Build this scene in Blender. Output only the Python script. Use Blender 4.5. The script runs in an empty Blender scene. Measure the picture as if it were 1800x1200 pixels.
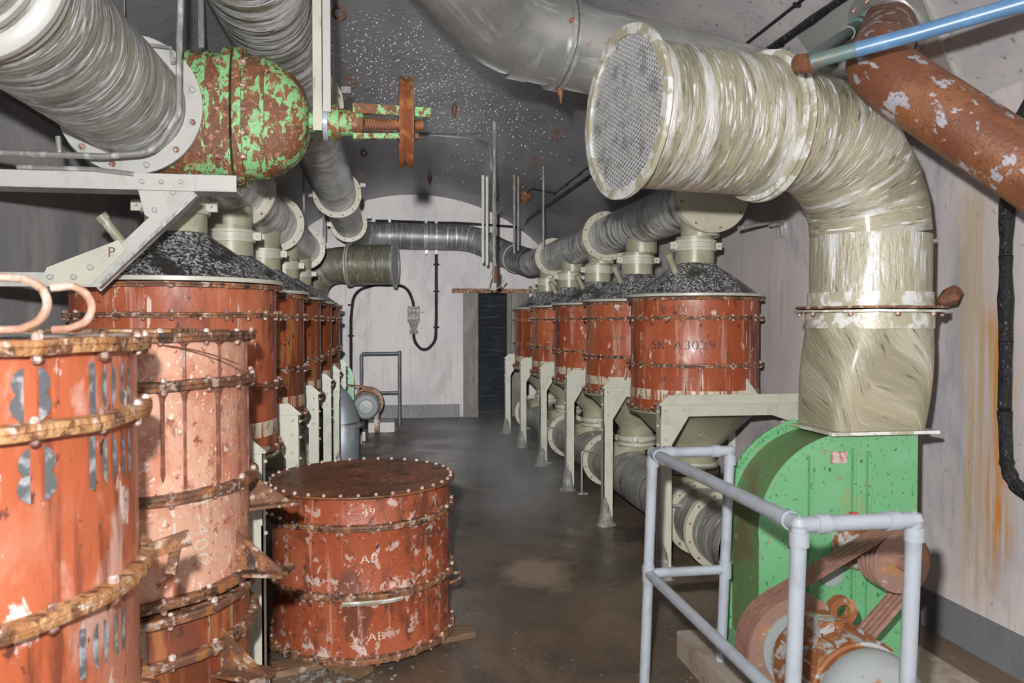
import bpy, bmesh, math, random
from mathutils import Vector, Matrix, Quaternion
random.seed(7)
PI = math.pi
scn = bpy.context.scene
col = scn.collection
# ------------------------------------------------------------------ camera, light, exposure
CAM = Vector((0, 0, 1.6)); FPX = 1400.0
yaw = math.atan(220 / 1400 * 0.9997); pit = math.atan(34 / 1400)
Fw = Vector((math.sin(yaw) * math.cos(pit), math.cos(yaw) * math.cos(pit), -math.sin(pit)))
Rt = Vector((math.cos(yaw), -math.sin(yaw), 0)); Up = Rt.cross(Fw)
cd = bpy.data.cameras.new('camera'); cam = bpy.data.objects.new('camera', cd); col.objects.link(cam)
cd.sensor_width = 36; cd.lens = FPX / 1800 * 36; cd.clip_start = 0.05
cam.matrix_world = Matrix((( Rt.x, Up.x, -Fw.x, CAM.x), (Rt.y, Up.y, -Fw.y, CAM.y), (Rt.z, Up.z, -Fw.z, CAM.z), (0, 0, 0, 1)))
cd.dof.use_dof = True; cd.dof.focus_distance = 4.8; cd.dof.aperture_fstop = 5.6
scn.camera = cam
w = bpy.data.worlds.new('world'); scn.world = w; w.use_nodes = True
w.node_tree.nodes['Background'].inputs[0].default_value = (0.5, 0.5, 0.55, 1); w.node_tree.nodes['Background'].inputs[1].default_value = 0.3
scn.view_settings.view_transform = 'Standard'; scn.view_settings.look = 'None'
scn.view_settings.gamma = 1; scn.view_settings.use_curve_mapping = False; scn.view_settings.exposure = 0.28

def lamp(name, loc, power, size, color=(1, 1, 1), spec=1.0):
    l = bpy.data.lights.new(name, 'POINT'); l.energy = power; l.shadow_soft_size = size; l.color = color; l.specular_factor = spec
    o = bpy.data.objects.new(name, l); o.location = loc; col.objects.link(o)
    return o
# the photographer's flash, above and a little left of the lens
fl_ = lamp('camera_flash', (-0.10, 0.05, 1.83), 1.0, 0.03, (1.0, 0.985, 0.97)).data
fl_.use_nodes = True; nt_ = fl_.node_tree
sum_ = nt_.nodes.new('ShaderNodeMath'); sum_.operation = 'ADD'
for k_, (sock, strg) in enumerate((('Constant', 17.5), ('Linear', 68.0))):
    fo_ = nt_.nodes.new('ShaderNodeLightFalloff'); fo_.inputs['Strength'].default_value = strg
    nt_.links.new(fo_.outputs[sock], sum_.inputs[k_])
nt_.links.new(sum_.outputs[0], nt_.nodes['Emission'].inputs['Strength'])
# weak unseen fill lights, added to lift the ambient level
for k, (xx, yy, zz, pw) in enumerate(((0.6, -1.6, 2.6, 5), (0.75, 4.6, 2.7, 2.0), (0.75, 8.5, 2.7, 3), (0.75, 11.8, 2.5, 3.5))):
    lamp('fill_light', (xx, yy, zz), pw, 0.4, (0.98, 0.98, 1.0), 0.0)

def P(px, py, Y):
    d = Fw * FPX + Rt * (px - 900) + Up * (600 - py)
    return CAM + d * (Y / d.y)

# ------------------------------------------------------------------ materials
class NT:
    def __init__(s, name):
        s.m = bpy.data.materials.new(name); s.m.use_nodes = True; s.t = s.m.node_tree
        s.b = s.t.nodes['Principled BSDF']
    def n(s, typ, **kw):
        x = s.t.nodes.new(typ)
        for k, v in kw.items(): setattr(x, k, v)
        return x
    def l(s, a, b): s.t.links.new(a, b)
    def coord(s, kind):
        tc = s.n('ShaderNodeTexCoord')
        if kind == 'UV': base = tc.outputs['UV']
        elif kind == 'World': return s.n('ShaderNodeNewGeometry').outputs['Position']
        else: base = tc.outputs['Object']
        oi = s.n('ShaderNodeObjectInfo'); mu = s.n('ShaderNodeMath', operation='MULTIPLY'); mu.inputs[1].default_value = 37.0
        s.l(oi.outputs['Random'], mu.inputs[0])
        ad = s.n('ShaderNodeVectorMath', operation='ADD'); s.l(base, ad.inputs[0]); s.l(mu.outputs[0], ad.inputs[1])
        return ad.outputs[0]
    def noise(s, vec, sc, det=4, rough=.6, dist=0.0, off=0.0):
        mp = s.n('ShaderNodeMapping'); s.l(vec, mp.inputs['Vector'])
        mp.inputs['Scale'].default_value = sc if not isinstance(sc, (int, float)) else (sc, sc, sc)
        mp.inputs['Location'].default_value = (off, off * 1.7, off * .6)
        nz = s.n('ShaderNodeTexNoise'); s.l(mp.outputs[0], nz.inputs['Vector'])
        nz.inputs['Scale'].default_value = 1; nz.inputs['Detail'].default_value = det
        nz.inputs['Roughness'].default_value = rough; nz.inputs['Distortion'].default_value = dist
        return nz.outputs['Fac']
    def rng(s, fac, lo, hi, a=0.0, b=1.0):
        r = s.n('ShaderNodeMapRange'); s.l(fac, r.inputs[0])
        for i, v in enumerate((lo, hi, a, b)): r.inputs[i + 1].default_value = v
        return r.outputs[0]
    def mixc(s, fac, a, b):
        m = s.n('ShaderNodeMix', data_type='RGBA'); s.l(fac, m.inputs[0])
        for v, i in ((a, 6), (b, 7)):
            if isinstance(v, tuple): m.inputs[i].default_value = (*v, 1)
            else: s.l(v, m.inputs[i])
        return m.outputs[2]
    def mixf(s, fac, a, b):
        m = s.n('ShaderNodeMix', data_type='FLOAT'); s.l(fac, m.inputs[0])
        for v, i in ((a, 2), (b, 3)):
            if isinstance(v, (int, float)): m.inputs[i].default_value = v
            else: s.l(v, m.inputs[i])
        return m.outputs[0]
    def math(s, op, a, b):
        m = s.n('ShaderNodeMath', operation=op)
        for i, v in enumerate((a, b)):
            if isinstance(v, (int, float)): m.inputs[i].default_value = v
            else: s.l(v, m.inputs[i])
        return m.outputs[0]

def weathered(name, base, layers=(), coord='Object', rough=.5, metal=0.0, bumps=(), spec=.5, coat=0.0):
    """layers: (scale, lo, hi, colour, rough|None, metal|None, detail)"""
    s = NT(name); v = s.coord(coord)
    c = base; r = rough; mt = metal
    for i, L in enumerate(layers):
        sc, lo, hi, cc = L[:4]; rr = L[4] if len(L) > 4 else None; mm = L[5] if len(L) > 5 else None; det = L[6] if len(L) > 6 else 5
        f = s.rng(s.noise(v, sc, det, .62, 0.3, 3.1 * i + 1), lo, hi)
        c = s.mixc(f, c, cc)
        if rr is not None: r = s.mixf(f, r, rr)
        if mm is not None: mt = s.mixf(f, mt, mm)
    for val, k in ((c, 'Base Color'), (r, 'Roughness'), (mt, 'Metallic')):
        if isinstance(val, tuple): s.b.inputs[k].default_value = (*val, 1)
        elif isinstance(val, (int, float)): s.b.inputs[k].default_value = val
        else: s.l(val, s.b.inputs[k])
    prev = None
    for (sc, st, ds) in bumps:
        bp = s.n('ShaderNodeBump'); bp.inputs['Strength'].default_value = st; bp.inputs['Distance'].default_value = ds
        s.l(s.noise(v, sc, 5, .6, 0.2, 9.0), bp.inputs['Height'])
        if prev: s.l(prev, bp.inputs['Normal'])
        prev = bp.outputs[0]
    if prev: s.l(prev, s.b.inputs['Normal'])
    s.b.inputs['Specular IOR Level'].default_value = spec
    s.b.inputs['Coat Weight'].default_value = coat; s.b.inputs['Coat Roughness'].default_value = .15
    return s.m

RED = (0.33, 0.075, 0.030)
M = {}
SALT = (0.62, 0.47, 0.41)
M['drum'] = weathered('red_drum_paint', RED, [
    ((2.5, 2.5, 1.2), .46, .60, (0.44, 0.135, 0.065)),
    ((5, 5, 1.6), .53, .62, (0.17, 0.042, 0.020), .55),
    ((14, 14, 1.1), .57, .66, (0.46, 0.24, 0.18)),
    ((26, 26, 20), .635, .67, (0.08, 0.033, 0.022), .7),
    ((11, 11, 7), .62, .66, SALT), ((40, 40, 3), .64, .68, SALT)], rough=.42, bumps=[((40, 40, 20), .45, .004), ((6, 6, 3), .3, .01)], spec=.5, coat=.12)
M['drum_loose'] = weathered('salt_blistered_red_paint', RED, [
    ((2.5, 2.5, 1.2), .46, .60, (0.40, 0.12, 0.06)),
    ((5, 5, 2.5), .53, .61, (0.16, 0.045, 0.022), .55),
    ((20, 20, 1.2), .58, .64, (0.50, 0.22, 0.15)),
    ((18, 18, 18), .58, .61, (0.50, 0.32, 0.27)), ((11, 11, 8), .60, .64, (0.55, 0.42, 0.37)),
    ((34, 34, 30), .60, .64, (0.10, 0.04, 0.03), .7)], rough=.42, bumps=[((34, 34, 34), .6, .005), ((6, 6, 3), .3, .01)], spec=.5, coat=.12)
M['drum_pale'] = weathered('pale_salmon_drum_paint', (0.56, 0.23, 0.145), [
    ((5, 5, 4), .46, .58, (0.66, 0.38, 0.27)),
    ((9, 9, 6), .59, .66, (0.34, 0.13, 0.08), .4),
    ((34, 34, 34), .61, .66, (0.30, 0.10, 0.05), .7),
    ((50, 50, 50), .60, .64, (0.78, 0.64, 0.56))], rough=.45, bumps=[((60, 60, 40), .6, .005), ((7, 7, 2), .4, .01)], spec=.5, coat=.2)
M['drum_near'] = weathered('orange_red_drum_paint', (0.50, 0.125, 0.052), [
    ((3, 3, 1.6), .46, .58, (0.56, 0.23, 0.145)),
    ((6, 6, 3), .54, .62, (0.62, 0.36, 0.29)),
    ((10, 10, 1.2), .56, .64, (0.24, 0.06, 0.028), .5),
    ((16, 16, 9), .62, .66, (0.76, 0.60, 0.54)), ((30, 30, 18), .62, .66, (0.15, 0.05, 0.03))], rough=.4, bumps=[((30, 30, 14), .5, .006), ((6, 6, 3), .3, .01)], spec=.6, coat=.2)
M['drum_rusty'] = weathered('rust_brown_drum_paint', (0.27, 0.058, 0.020), [
    ((4, 4, 1.5), .46, .58, (0.15, 0.042, 0.017)),
    ((9, 9, 1.0), .54, .62, (0.36, 0.14, 0.05)),
    ((22, 22, .9), .60, .67, (0.50, 0.38, 0.31)),
    ((25, 25, 25), .60, .65, (0.07, 0.028, 0.016), .6)], rough=.42, bumps=[((40, 40, 20), .5, .005)], spec=.6, coat=.2)
M['band'] = weathered('rusty_band', (0.15, 0.07, 0.042), [
    ((18, 18, 18), .48, .60, (0.34, 0.14, 0.05)), ((30, 30, 30), .55, .62, (0.46, 0.36, 0.30)), ((14, 14, 14), .57, .63, (0.05, 0.03, 0.02))],
    rough=.55, bumps=[((70, 70, 70), .9, .008)], spec=.5)
M['band_orange'] = weathered('flaking_orange_rust', (0.40, 0.18, 0.07), [
    ((12, 12, 12), .46, .58, (0.56, 0.32, 0.15)), ((20, 20, 20), .53, .60, (0.17, 0.07, 0.035)), ((30, 30, 30), .57, .63, (0.62, 0.5, 0.42))],
    rough=.6, bumps=[((50, 50, 50), 1.0, .014)])
M['bolt'] = weathered('rusted_bolt', (0.22, 0.10, 0.07), [((60, 60, 60), .5, .60, (0.5, 0.38, 0.32))], rough=.4, bumps=[((90, 90, 90), .5, .003)], spec=.7)
M['bolt_pale'] = weathered('bleached_bolt', (0.46, 0.32, 0.26), [((40, 40, 40), .5, .60, (0.68, 0.60, 0.56))], rough=.35, bumps=[((90, 90, 90), .5, .003)], spec=.7)
M['lid'] = weathered('wet_brown_lid', (0.16, 0.058, 0.024), [
    ((5, 5, 5), .46, .58, (0.26, 0.095, 0.035)), ((26, 26, 26), .60, .64, (0.42, 0.2, 0.13)), ((9, 9, 9), .55, .63, (0.07, 0.032, 0.017))], rough=.5, bumps=[((60, 60, 60), .4, .003)], spec=.35)
M['hood'] = weathered('wet_dark_hood', (0.05, 0.052, 0.058), [
    ((5, 5, 5), .46, .58, (0.14, 0.14, 0.145), .25), ((56, 56, 20), .48, .54, (0.66, 0.67, 0.70), .2), ((110, 110, 60), .53, .57, (0.03, 0.03, 0.035)), ((5, 5, 3), .50, .60, (0.05, 0.047, 0.045))],  # pale specks paint the wet sparkle into the colour
    rough=.22, metal=.1, bumps=[((70, 70, 26), 1.0, .012), ((160, 160, 90), .6, .004)], spec=.9)
M['cream'] = weathered('cream_enamel', (0.48, 0.48, 0.40), [
    ((6, 6, 6), .5, .68, (0.40, 0.40, 0.34)), ((26, 26, 4), .64, .74, (0.26, 0.22, 0.17)), ((50, 50, 50), .7, .76, (0.16, 0.08, 0.05))], rough=.4, bumps=[((60, 60, 60), .3, .002)], spec=.6)
M['olive'] = weathered('olive_beige_enamel', (0.29, 0.28, 0.19), [
    ((5, 5, 5), .45, .65, (0.38, 0.37, 0.27)), ((26, 26, 5), .62, .72, (0.55, 0.55, 0.52), .2), ((50, 50, 50), .68, .76, (0.18, 0.12, 0.08))], rough=.35, bumps=[((60, 60, 30), .4, .003)], spec=.6)
def duct_mat(name, base, base2, wet, lo, hi, fine=1.0, met=.1, along=False, sp=.56):
    w_ = (lambda a, b: (b, a, 1)) if along else (lambda a, b: (a, b, 1))
    return weathered(name, base, [
        (w_(2.2, 7), .46, .58, base2, .3), (w_(1.6, 24*fine), lo, hi, wet, .18, met), (w_(7, 64), sp, sp+.06, (0.80, 0.81, 0.84), .12),
        (w_(9, 60), .60, .66, tuple(c*.45 for c in base2), .3), (w_(3, 5), .60, .68, base, .3)],
        coord='UV', rough=.36, bumps=[(w_(2.4, 42*fine), 1.0, .014), (w_(34, 90), .9, .006)], spec=.8, coat=.12)
M['duct'] = duct_mat('wet_olive_duct', (0.19, 0.185, 0.13), (0.07, 0.068, 0.052), (0.62, 0.63, 0.66), .475, .535, 1.0, sp=.54)
M['duct_horn'] = duct_mat('wet_beige_duct', (0.36, 0.335, 0.235), (0.24, 0.225, 0.155), (0.58, 0.58, 0.56), .53, .62, .5, sp=.585)
M['duct_riser'] = duct_mat('wet_beige_riser', (0.40, 0.375, 0.27), (0.32, 0.30, 0.21), (0.62, 0.63, 0.62), .54, .62, .5, along=True, sp=.60)
M['duct_grey'] = duct_mat('wet_grey_duct', (0.27, 0.265, 0.225), (0.12, 0.12, 0.105), (0.50, 0.51, 0.52), .50, .60, .8)
M['duct_low'] = duct_mat('wet_lower_duct', (0.22, 0.22, 0.20), (0.12, 0.12, 0.105), (0.34, 0.34, 0.33), .50, .62, .6, sp=.60)
M['galv'] = weathered('galvanised_sheet', (0.44, 0.445, 0.43), [
    ((3, 3, 1), .45, .6, (0.33, 0.335, 0.32)), ((14, 2, 1), .55, .66, (0.60, 0.61, 0.60), .3), ((60, 12, 1), .64, .72, (0.60, 0.60, 0.60)), ((5, 5, 1), .66, .72, (0.36, 0.22, 0.12))],
    coord='UV', rough=.34, metal=.55, bumps=[((6, 60, 1), .25, .003)], spec=.6)
M['cross'] = weathered('streaked_cross_duct', (0.13, 0.135, 0.14), [
    ((5, 2, 1), .45, .62, (0.24, 0.245, 0.25)), ((1.2, 26, 1), .55, .64, (0.50, 0.51, 0.53), .3)], coord='UV', rough=.45, metal=.25, bumps=[((10, 60, 1), .4, .004)])
M['green_rust'] = weathered('green_enamel_rusting', (0.20, 0.47, 0.20), [
    ((9, 9, 6), .515, .53, (0.15, 0.058, 0.026), .6), ((34, 34, 22), .535, .555, (0.20, 0.08, 0.03), .7), ((30, 30, 30), .60, .64, (0.10, 0.04, 0.02), .7), ((60, 60, 60), .58, .62, (0.38, 0.19, 0.10))],
    rough=.35, bumps=[((55, 55, 55), .9, .007), ((9, 9, 6), .6, .006)], spec=.6)
M['wheel'] = weathered('rust_wheel', (0.23, 0.075, 0.03), [((20, 20, 20), .5, .6, (0.38, 0.16, 0.06)), ((16, 16, 16), .62, .66, (0.16, 0.36, 0.14))], rough=.6, bumps=[((70, 70, 70), .8, .006)])
M['fan'] = weathered('green_fan_enamel', (0.13, 0.37, 0.17), [
    ((3, 3, 3), .45, .6, (0.155, 0.39, 0.20)), ((60, 60, 40), .61, .65, (0.04, 0.10, 0.05)), ((9, 9, 3), .57, .66, (0.20, 0.34, 0.15)), ((26, 26, 26), .64, .68, (0.3, 0.2, 0.1))], rough=.33, bumps=[((30, 30, 30), .15, .003)], spec=.6)
M['fan_dirty'] = weathered('dusty_green_scroll', (0.12, 0.22, 0.085), [((5, 5, 5), .45, .6, (0.15, 0.14, 0.07)), ((40, 40, 40), .62, .7, (0.35, 0.4, 0.3))], rough=.45, bumps=[((60, 60, 60), .4, .003)])
M['rail'] = weathered('pale_blue_grey_paint', (0.36, 0.40, 0.45), [((8, 8, 8), .5, .62, (0.30, 0.33, 0.37)), ((30, 30, 30), .68, .74, (0.36, 0.25, 0.2))], rough=.32, bumps=[((40, 40, 40), .2, .003)], spec=.6)
M['rail_dark'] = weathered('slate_rail_paint', (0.10, 0.115, 0.135), [((8, 8, 8), .5, .68, (0.15, 0.16, 0.18))], rough=.4)
M['rustpipe'] = weathered('rusted_pipe', (0.155, 0.055, 0.026), [
    ((5, 5, 1), .45, .58, (0.22, 0.085, 0.035)), ((16, 11, 1), .56, .60, (0.34, 0.34, 0.38), .45), ((60, 60, 1), .56, .68, (0.10, 0.035, 0.018))], coord='UV', rough=.5, bumps=[((60, 60, 1), .8, .005)])
M['motor'] = weathered('rusting_grey_motor', (0.36, 0.38, 0.38), [
    ((9, 9, 9), .43, .48, (0.24, 0.085, 0.03), .6), ((16, 16, 16), .58, .64, (0.33, 0.17, 0.07), .7), ((40, 40, 40), .66, .72, (0.1, 0.05, 0.03))], rough=.4, bumps=[((30, 30, 30), .7, .006)])
M['grey_bell'] = weathered('grey_motor_bell', (0.30, 0.33, 0.33), [((12, 12, 12), .62, .68, (0.28, 0.12, 0.05)), ((40, 40, 40), .68, .74, (0.1, 0.08, 0.06))], rough=.4, bumps=[((30, 30, 30), .3, .003)])
M['pulley'] = weathered('rusted_pulley', (0.25, 0.15, 0.12), [((12, 12, 12), .5, .62, (0.34, 0.17, 0.08)), ((30, 30, 30), .6, .68, (0.38, 0.34, 0.32))], rough=.5, bumps=[((60, 60, 60), .4, .003)])
M['belt'] = weathered('rust_dusted_rubber', (0.24, 0.125, 0.095), [((30, 30, 30), .5, .65, (0.34, 0.17, 0.12)), ((20, 20, 20), .6, .7, (0.12, 0.06, 0.045))], rough=.75, bumps=[((90, 90, 90), .4, .002)])
M['cable'] = weathered('tarred_cable', (0.010, 0.010, 0.012), [((70, 70, 30), .60, .66, (0.12, 0.12, 0.13))], rough=.4, bumps=[((40, 40, 40), 1.0, .02)], spec=.4)
M['blue'] = weathered('blue_pipe_paint', (0.09, 0.20, 0.36), [((14, 14, 1), .5, .66, (0.13, 0.26, 0.42)), ((20, 20, 1), .66, .72, (0.2, 0.25, 0.3))], coord='UV', rough=.35, spec=.6)
M['teal'] = weathered('dull_teal_pipe', (0.10, 0.17, 0.17), [((20, 20, 20), .5, .62, (0.17, 0.12, 0.08))], rough=.45, bumps=[((50, 50, 50), .5, .004)])
M['rod'] = weathered('wet_grey_rod', (0.26, 0.26, 0.25), [((30, 30, 12), .5, .62, (0.55, 0.56, 0.56), .2)], rough=.35, metal=.3, bumps=[((70, 70, 40), .6, .004)])
M['rustrod'] = weathered('rusted_iron', (0.14, 0.055, 0.03), [((40, 40, 40), .5, .65, (0.25, 0.1, 0.05))], rough=.6, bumps=[((80, 80, 80), .6, .004)])
M['pinkrod'] = weathered('pale_rusted_rod', (0.48, 0.26, 0.18), [((16, 16, 16), .46, .6, (0.66, 0.5, 0.42)), ((24, 24, 24), .6, .68, (0.25, 0.1, 0.05))], rough=.5, bumps=[((60, 60, 60), .8, .006)])
M['sheet'] = weathered('grey_sheet', (0.36, 0.35, 0.34), [((3, 3, 3), .5, .68, (0.28, 0.27, 0.26))], rough=.4)
M['wood'] = weathered('wet_old_wood', (0.15, 0.095, 0.055), [((3, 40, 30), .45, .65, (0.25, 0.15, 0.085)), ((10, 10, 10), .64, .72, (0.4, 0.32, 0.24))], rough=.55, bumps=[((4, 60, 50), .5, .004)])
M['concrete'] = weathered('pale_concrete', (0.36, 0.30, 0.25), [((5, 5, 5), .5, .68, (0.22, 0.17, 0.13)), ((18, 18, 18), .64, .7, (0.5, 0.46, 0.42))], rough=.6, bumps=[((20, 20, 20), .5, .01)])
M['lump'] = weathered('lime_deposit', (0.20, 0.19, 0.17), [((20, 20, 20), .5, .65, (0.42, 0.41, 0.39))], rough=.35, bumps=[((50, 50, 50), .8, .01)])
M['barrel'] = weathered('blue_grey_zinc', (0.25, 0.28, 0.31), [((8, 8, 3), .48, .66, (0.36, 0.39, 0.42)), ((60, 60, 60), .62, .7, (0.16, 0.18, 0.2))], rough=.45, metal=.3, bumps=[((80, 80, 80), .2, .002)])
M['ink'] = weathered('black_stencil_paint', (0.045, 0.045, 0.05), [((60, 60, 60), .5, .66, (0.22, 0.1, 0.07))], rough=.5)
M['inkgrey'] = weathered('worn_grey_stencil_paint', (0.12, 0.13, 0.14), [((30, 30, 30), .48, .62, (0.40, 0.42, 0.44))], rough=.4)
M['inkfade'] = weathered('faded_dark_stencil_paint', (0.10, 0.055, 0.045), [((30, 30, 30), .46, .6, (0.26, 0.07, 0.035))], rough=.5)
M['inkwhite'] = weathered('white_stencil_paint', (0.62, 0.52, 0.42), [((60, 60, 60), .55, .68, (0.4, 0.15, 0.09))], rough=.5)
M['stripe'] = weathered('flaking_cream_stripe', (0.58, 0.52, 0.40), [((26, 26, 3), .50, .58, (0.32, 0.08, 0.035)), ((12, 12, 12), .58, .66, (0.20, 0.07, 0.035))], rough=.5)
M['plate'] = weathered('nameplate', (0.45, 0.42, 0.40), [((60, 30, 60), .5, .56, (0.45, 0.12, 0.08))], rough=.4)
M['redpaint'] = weathered('red_paint_mark', (0.6, 0.04, 0.02), rough=.5)
M['seal'] = weathered('orange_sealant', (0.42, 0.22, 0.09), [((14, 14, 14), .5, .62, (0.25, 0.11, 0.05))], rough=.55, bumps=[((20, 20, 20), .8, .02)])
M['dark'] = weathered('black_hollow', (0.012, 0.012, 0.014), rough=.8)  # near-black colour puts the shade of hollows into the surface
M['navy'] = weathered('navy_door_paint', (0.010, 0.013, 0.020), [((3, 3, 3), .5, .7, (0.02, 0.026, 0.032)), ((2, 2, 60), .60, .64, (0.06, 0.065, 0.07))], rough=.6, spec=.1, bumps=[((12, 12, 12), .3, .004)])
M['jamb'] = weathered('grey_brown_jamb', (0.10, 0.09, 0.08), [((6, 6, 2), .5, .65, (0.16, 0.15, 0.13)), ((10, 10, 3), .62, .7, (0.12, 0.06, 0.025))], rough=.5, bumps=[((20, 20, 20), .4, .006)])
M['switch'] = weathered('corroded_switch', (0.07, 0.045, 0.035), [((50, 50, 50), .54, .62, (0.45, 0.42, 0.4))], rough=.4, bumps=[((60, 60, 60), .8, .006)])
M['meshwire'] = weathered('frosted_expanded_metal', (0.62, 0.63, 0.64), [((14, 14, 14), .5, .64, (0.36, 0.37, 0.38))], rough=.28, metal=.35, bumps=[((120, 120, 120), .5, .003)], spec=.8)
M['rim'] = weathered('wet_duct_flange', (0.40, 0.375, 0.27), [((14, 14, 14), .47, .56, (0.68, 0.69, 0.68), .15), ((20, 20, 20), .68, .74, (0.22, 0.12, 0.08))], rough=.3, bumps=[((80, 80, 80), .5, .004)], spec=.8)
M['cream_flange'] = weathered('cream_duct_flange', (0.44, 0.42, 0.33), [((14, 14, 14), .5, .68, (0.36, 0.34, 0.26))], rough=.35, spec=.6)
M['grey_flange'] = weathered('pale_grey_flange', (0.44, 0.44, 0.42), [((10, 10, 10), .5, .68, (0.36, 0.36, 0.34)), ((40, 40, 40), .68, .74, (0.2, 0.17, 0.14))], rough=.35, spec=.6)
M['drop'] = weathered('water_drop', (0.80, 0.82, 0.85), rough=.08, spec=1.0)  # whitish base colour stands in for the drops' glint
M['earth'] = weathered('brown_damp_ground', (0.10, 0.06, 0.04), [((6, 6, 6), .5, .65, (0.2, 0.11, 0.06))], rough=.5, bumps=[((20, 20, 20), .6, .02)])

def plaster(name, a, b, c, stain=False):
    s = NT(name); v = s.coord('World')
    f1 = s.rng(s.noise(v, (1.0, 1.0, .55), 5, .6, .6), .42, .58)
    cc = s.mixc(f1, a, b)
    f2 = s.rng(s.noise(v, (1.6, 1.6, .8), 6, .66, .6, 7), .52, .66)
    cc = s.mixc(f2, cc, c)
    f3 = s.rng(s.noise(v, (16, 16, 1.0), 5, .65, .2, 3), .54, .70)
    cc = s.mixc(s.math('MULTIPLY', f3, .45), cc, (0.30, 0.27, 0.26))
    f4 = s.rng(s.noise(v, (30, 30, 30), 3, .6, .2, 5), .66, .70)
    cc = s.mixc(s.math('MULTIPLY', f4, .6), cc, (0.14, 0.11, 0.10))
    if stain:
        sp = s.n('ShaderNodeSeparateXYZ'); s.l(v, sp.inputs[0])
        wob = s.math('MULTIPLY', s.math('SUBTRACT', s.noise(v, (1, 1, 1.3), 3, .6, .5, 2), .5), .22)
        y = s.math('ADD', sp.outputs['Y'], wob)
        for (yc, wd, z0, z1, colr, amt) in ((3.31, .12, .25, 1.72, (0.50, 0.20, 0.02), .95), (3.44, .16, .1, 2.3, (0.42, 0.30, 0.12), .7), (3.12, .14, .6, 1.5, (0.46, 0.34, 0.18), .4)):
            d = s.math('ABSOLUTE', s.math('SUBTRACT', y, yc), 0)
            m = s.rng(d, wd, wd * .25)
            m = s.math('MULTIPLY', m, s.rng(sp.outputs['Z'], z0, z0 + .4))
            m = s.math('MULTIPLY', m, s.rng(sp.outputs['Z'], z1, z1 - .15))
            st = s.rng(s.noise(v, (14, 26, 1.2), 4, .6, .3, 4), .34, .62)
            m = s.math('MULTIPLY', s.math('MULTIPLY', m, st), amt)
            cc = s.mixc(m, cc, colr)
    s.l(cc, s.b.inputs['Base Color'])
    s.b.inputs['Roughness'].default_value = .5; s.b.inputs['Specular IOR Level'].default_value = .4
    bp = s.n('ShaderNodeBump'); bp.inputs['Strength'].default_value = .5; bp.inputs['Distance'].default_value = .008
    s.l(s.noise(v, (7, 7, 4), 6, .65, .3, 1), bp.inputs['Height']); s.l(bp.outputs[0], s.b.inputs['Normal'])
    return s.m
M['wall'] = plaster('limewashed_wall', (0.60, 0.53, 0.51), (0.47, 0.44, 0.45), (0.30, 0.31, 0.36), True)
M['endwall'] = plaster('end_wall_plaster', (0.56, 0.53, 0.52), (0.47, 0.45, 0.46), (0.40, 0.38, 0.39))
M['leftwall'] = plaster('grey_brushed_wall', (0.44, 0.43, 0.43), (0.30, 0.295, 0.30), (0.52, 0.50, 0.49))
M['vault'] = plaster('damp_grey_vault', (0.16, 0.16, 0.17), (0.105, 0.108, 0.12), (0.22, 0.21, 0.22))
M['vault'].node_tree.nodes['Principled BSDF'].inputs['Roughness'].default_value = .38
M['vault_pale'] = plaster('pale_damp_vault', (0.42, 0.40, 0.39), (0.34, 0.33, 0.34), (0.24, 0.25, 0.28))
M['skirt'] = plaster('grey_skirting_paint', (0.17, 0.175, 0.19), (0.13, 0.135, 0.15), (0.2, 0.2, 0.21))
def floor_mat():
    s = NT('wet_brown_floor'); v = s.coord('World')
    cc = s.mixc(s.rng(s.noise(v, (.8, .5, 1), 6, .65, .8), .42, .58), (0.105, 0.076, 0.052), (0.17, 0.125, 0.088))
    cc = s.mixc(s.rng(s.noise(v, (2.2, 1.6, 1), 6, .65, .8, 5), .50, .62), cc, (0.075, 0.058, 0.046))
    cc = s.mixc(s.rng(s.noise(v, 40, 3, .6, .2, 8), .66, .70), cc, (0.36, 0.33, 0.29))
    sp = s.n('ShaderNodeSeparateXYZ'); s.l(v, sp.inputs[0])
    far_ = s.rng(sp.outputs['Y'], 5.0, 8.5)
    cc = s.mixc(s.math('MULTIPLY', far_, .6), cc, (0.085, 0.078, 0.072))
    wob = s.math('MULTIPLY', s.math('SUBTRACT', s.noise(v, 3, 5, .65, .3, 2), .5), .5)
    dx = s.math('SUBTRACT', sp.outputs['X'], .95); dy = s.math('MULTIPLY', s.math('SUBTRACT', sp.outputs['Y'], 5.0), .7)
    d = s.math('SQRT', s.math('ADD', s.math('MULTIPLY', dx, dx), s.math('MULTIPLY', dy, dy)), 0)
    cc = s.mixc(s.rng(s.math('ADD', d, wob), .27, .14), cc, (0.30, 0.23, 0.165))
    s.l(cc, s.b.inputs['Base Color'])
    s.l(s.rng(s.noise(v, (1.1, .8, 1), 4, .6, .4, 4), .4, .6, .22, .5), s.b.inputs['Roughness'])
    bp = s.n('ShaderNodeBump'); bp.inputs['Strength'].default_value = .35; bp.inputs['Distance'].default_value = .006
    s.l(s.noise(v, 14, 6, .65, .2, 1), bp.inputs['Height']); s.l(bp.outputs[0], s.b.inputs['Normal'])
    return s.m
M['floor'] = floor_mat()

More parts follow.
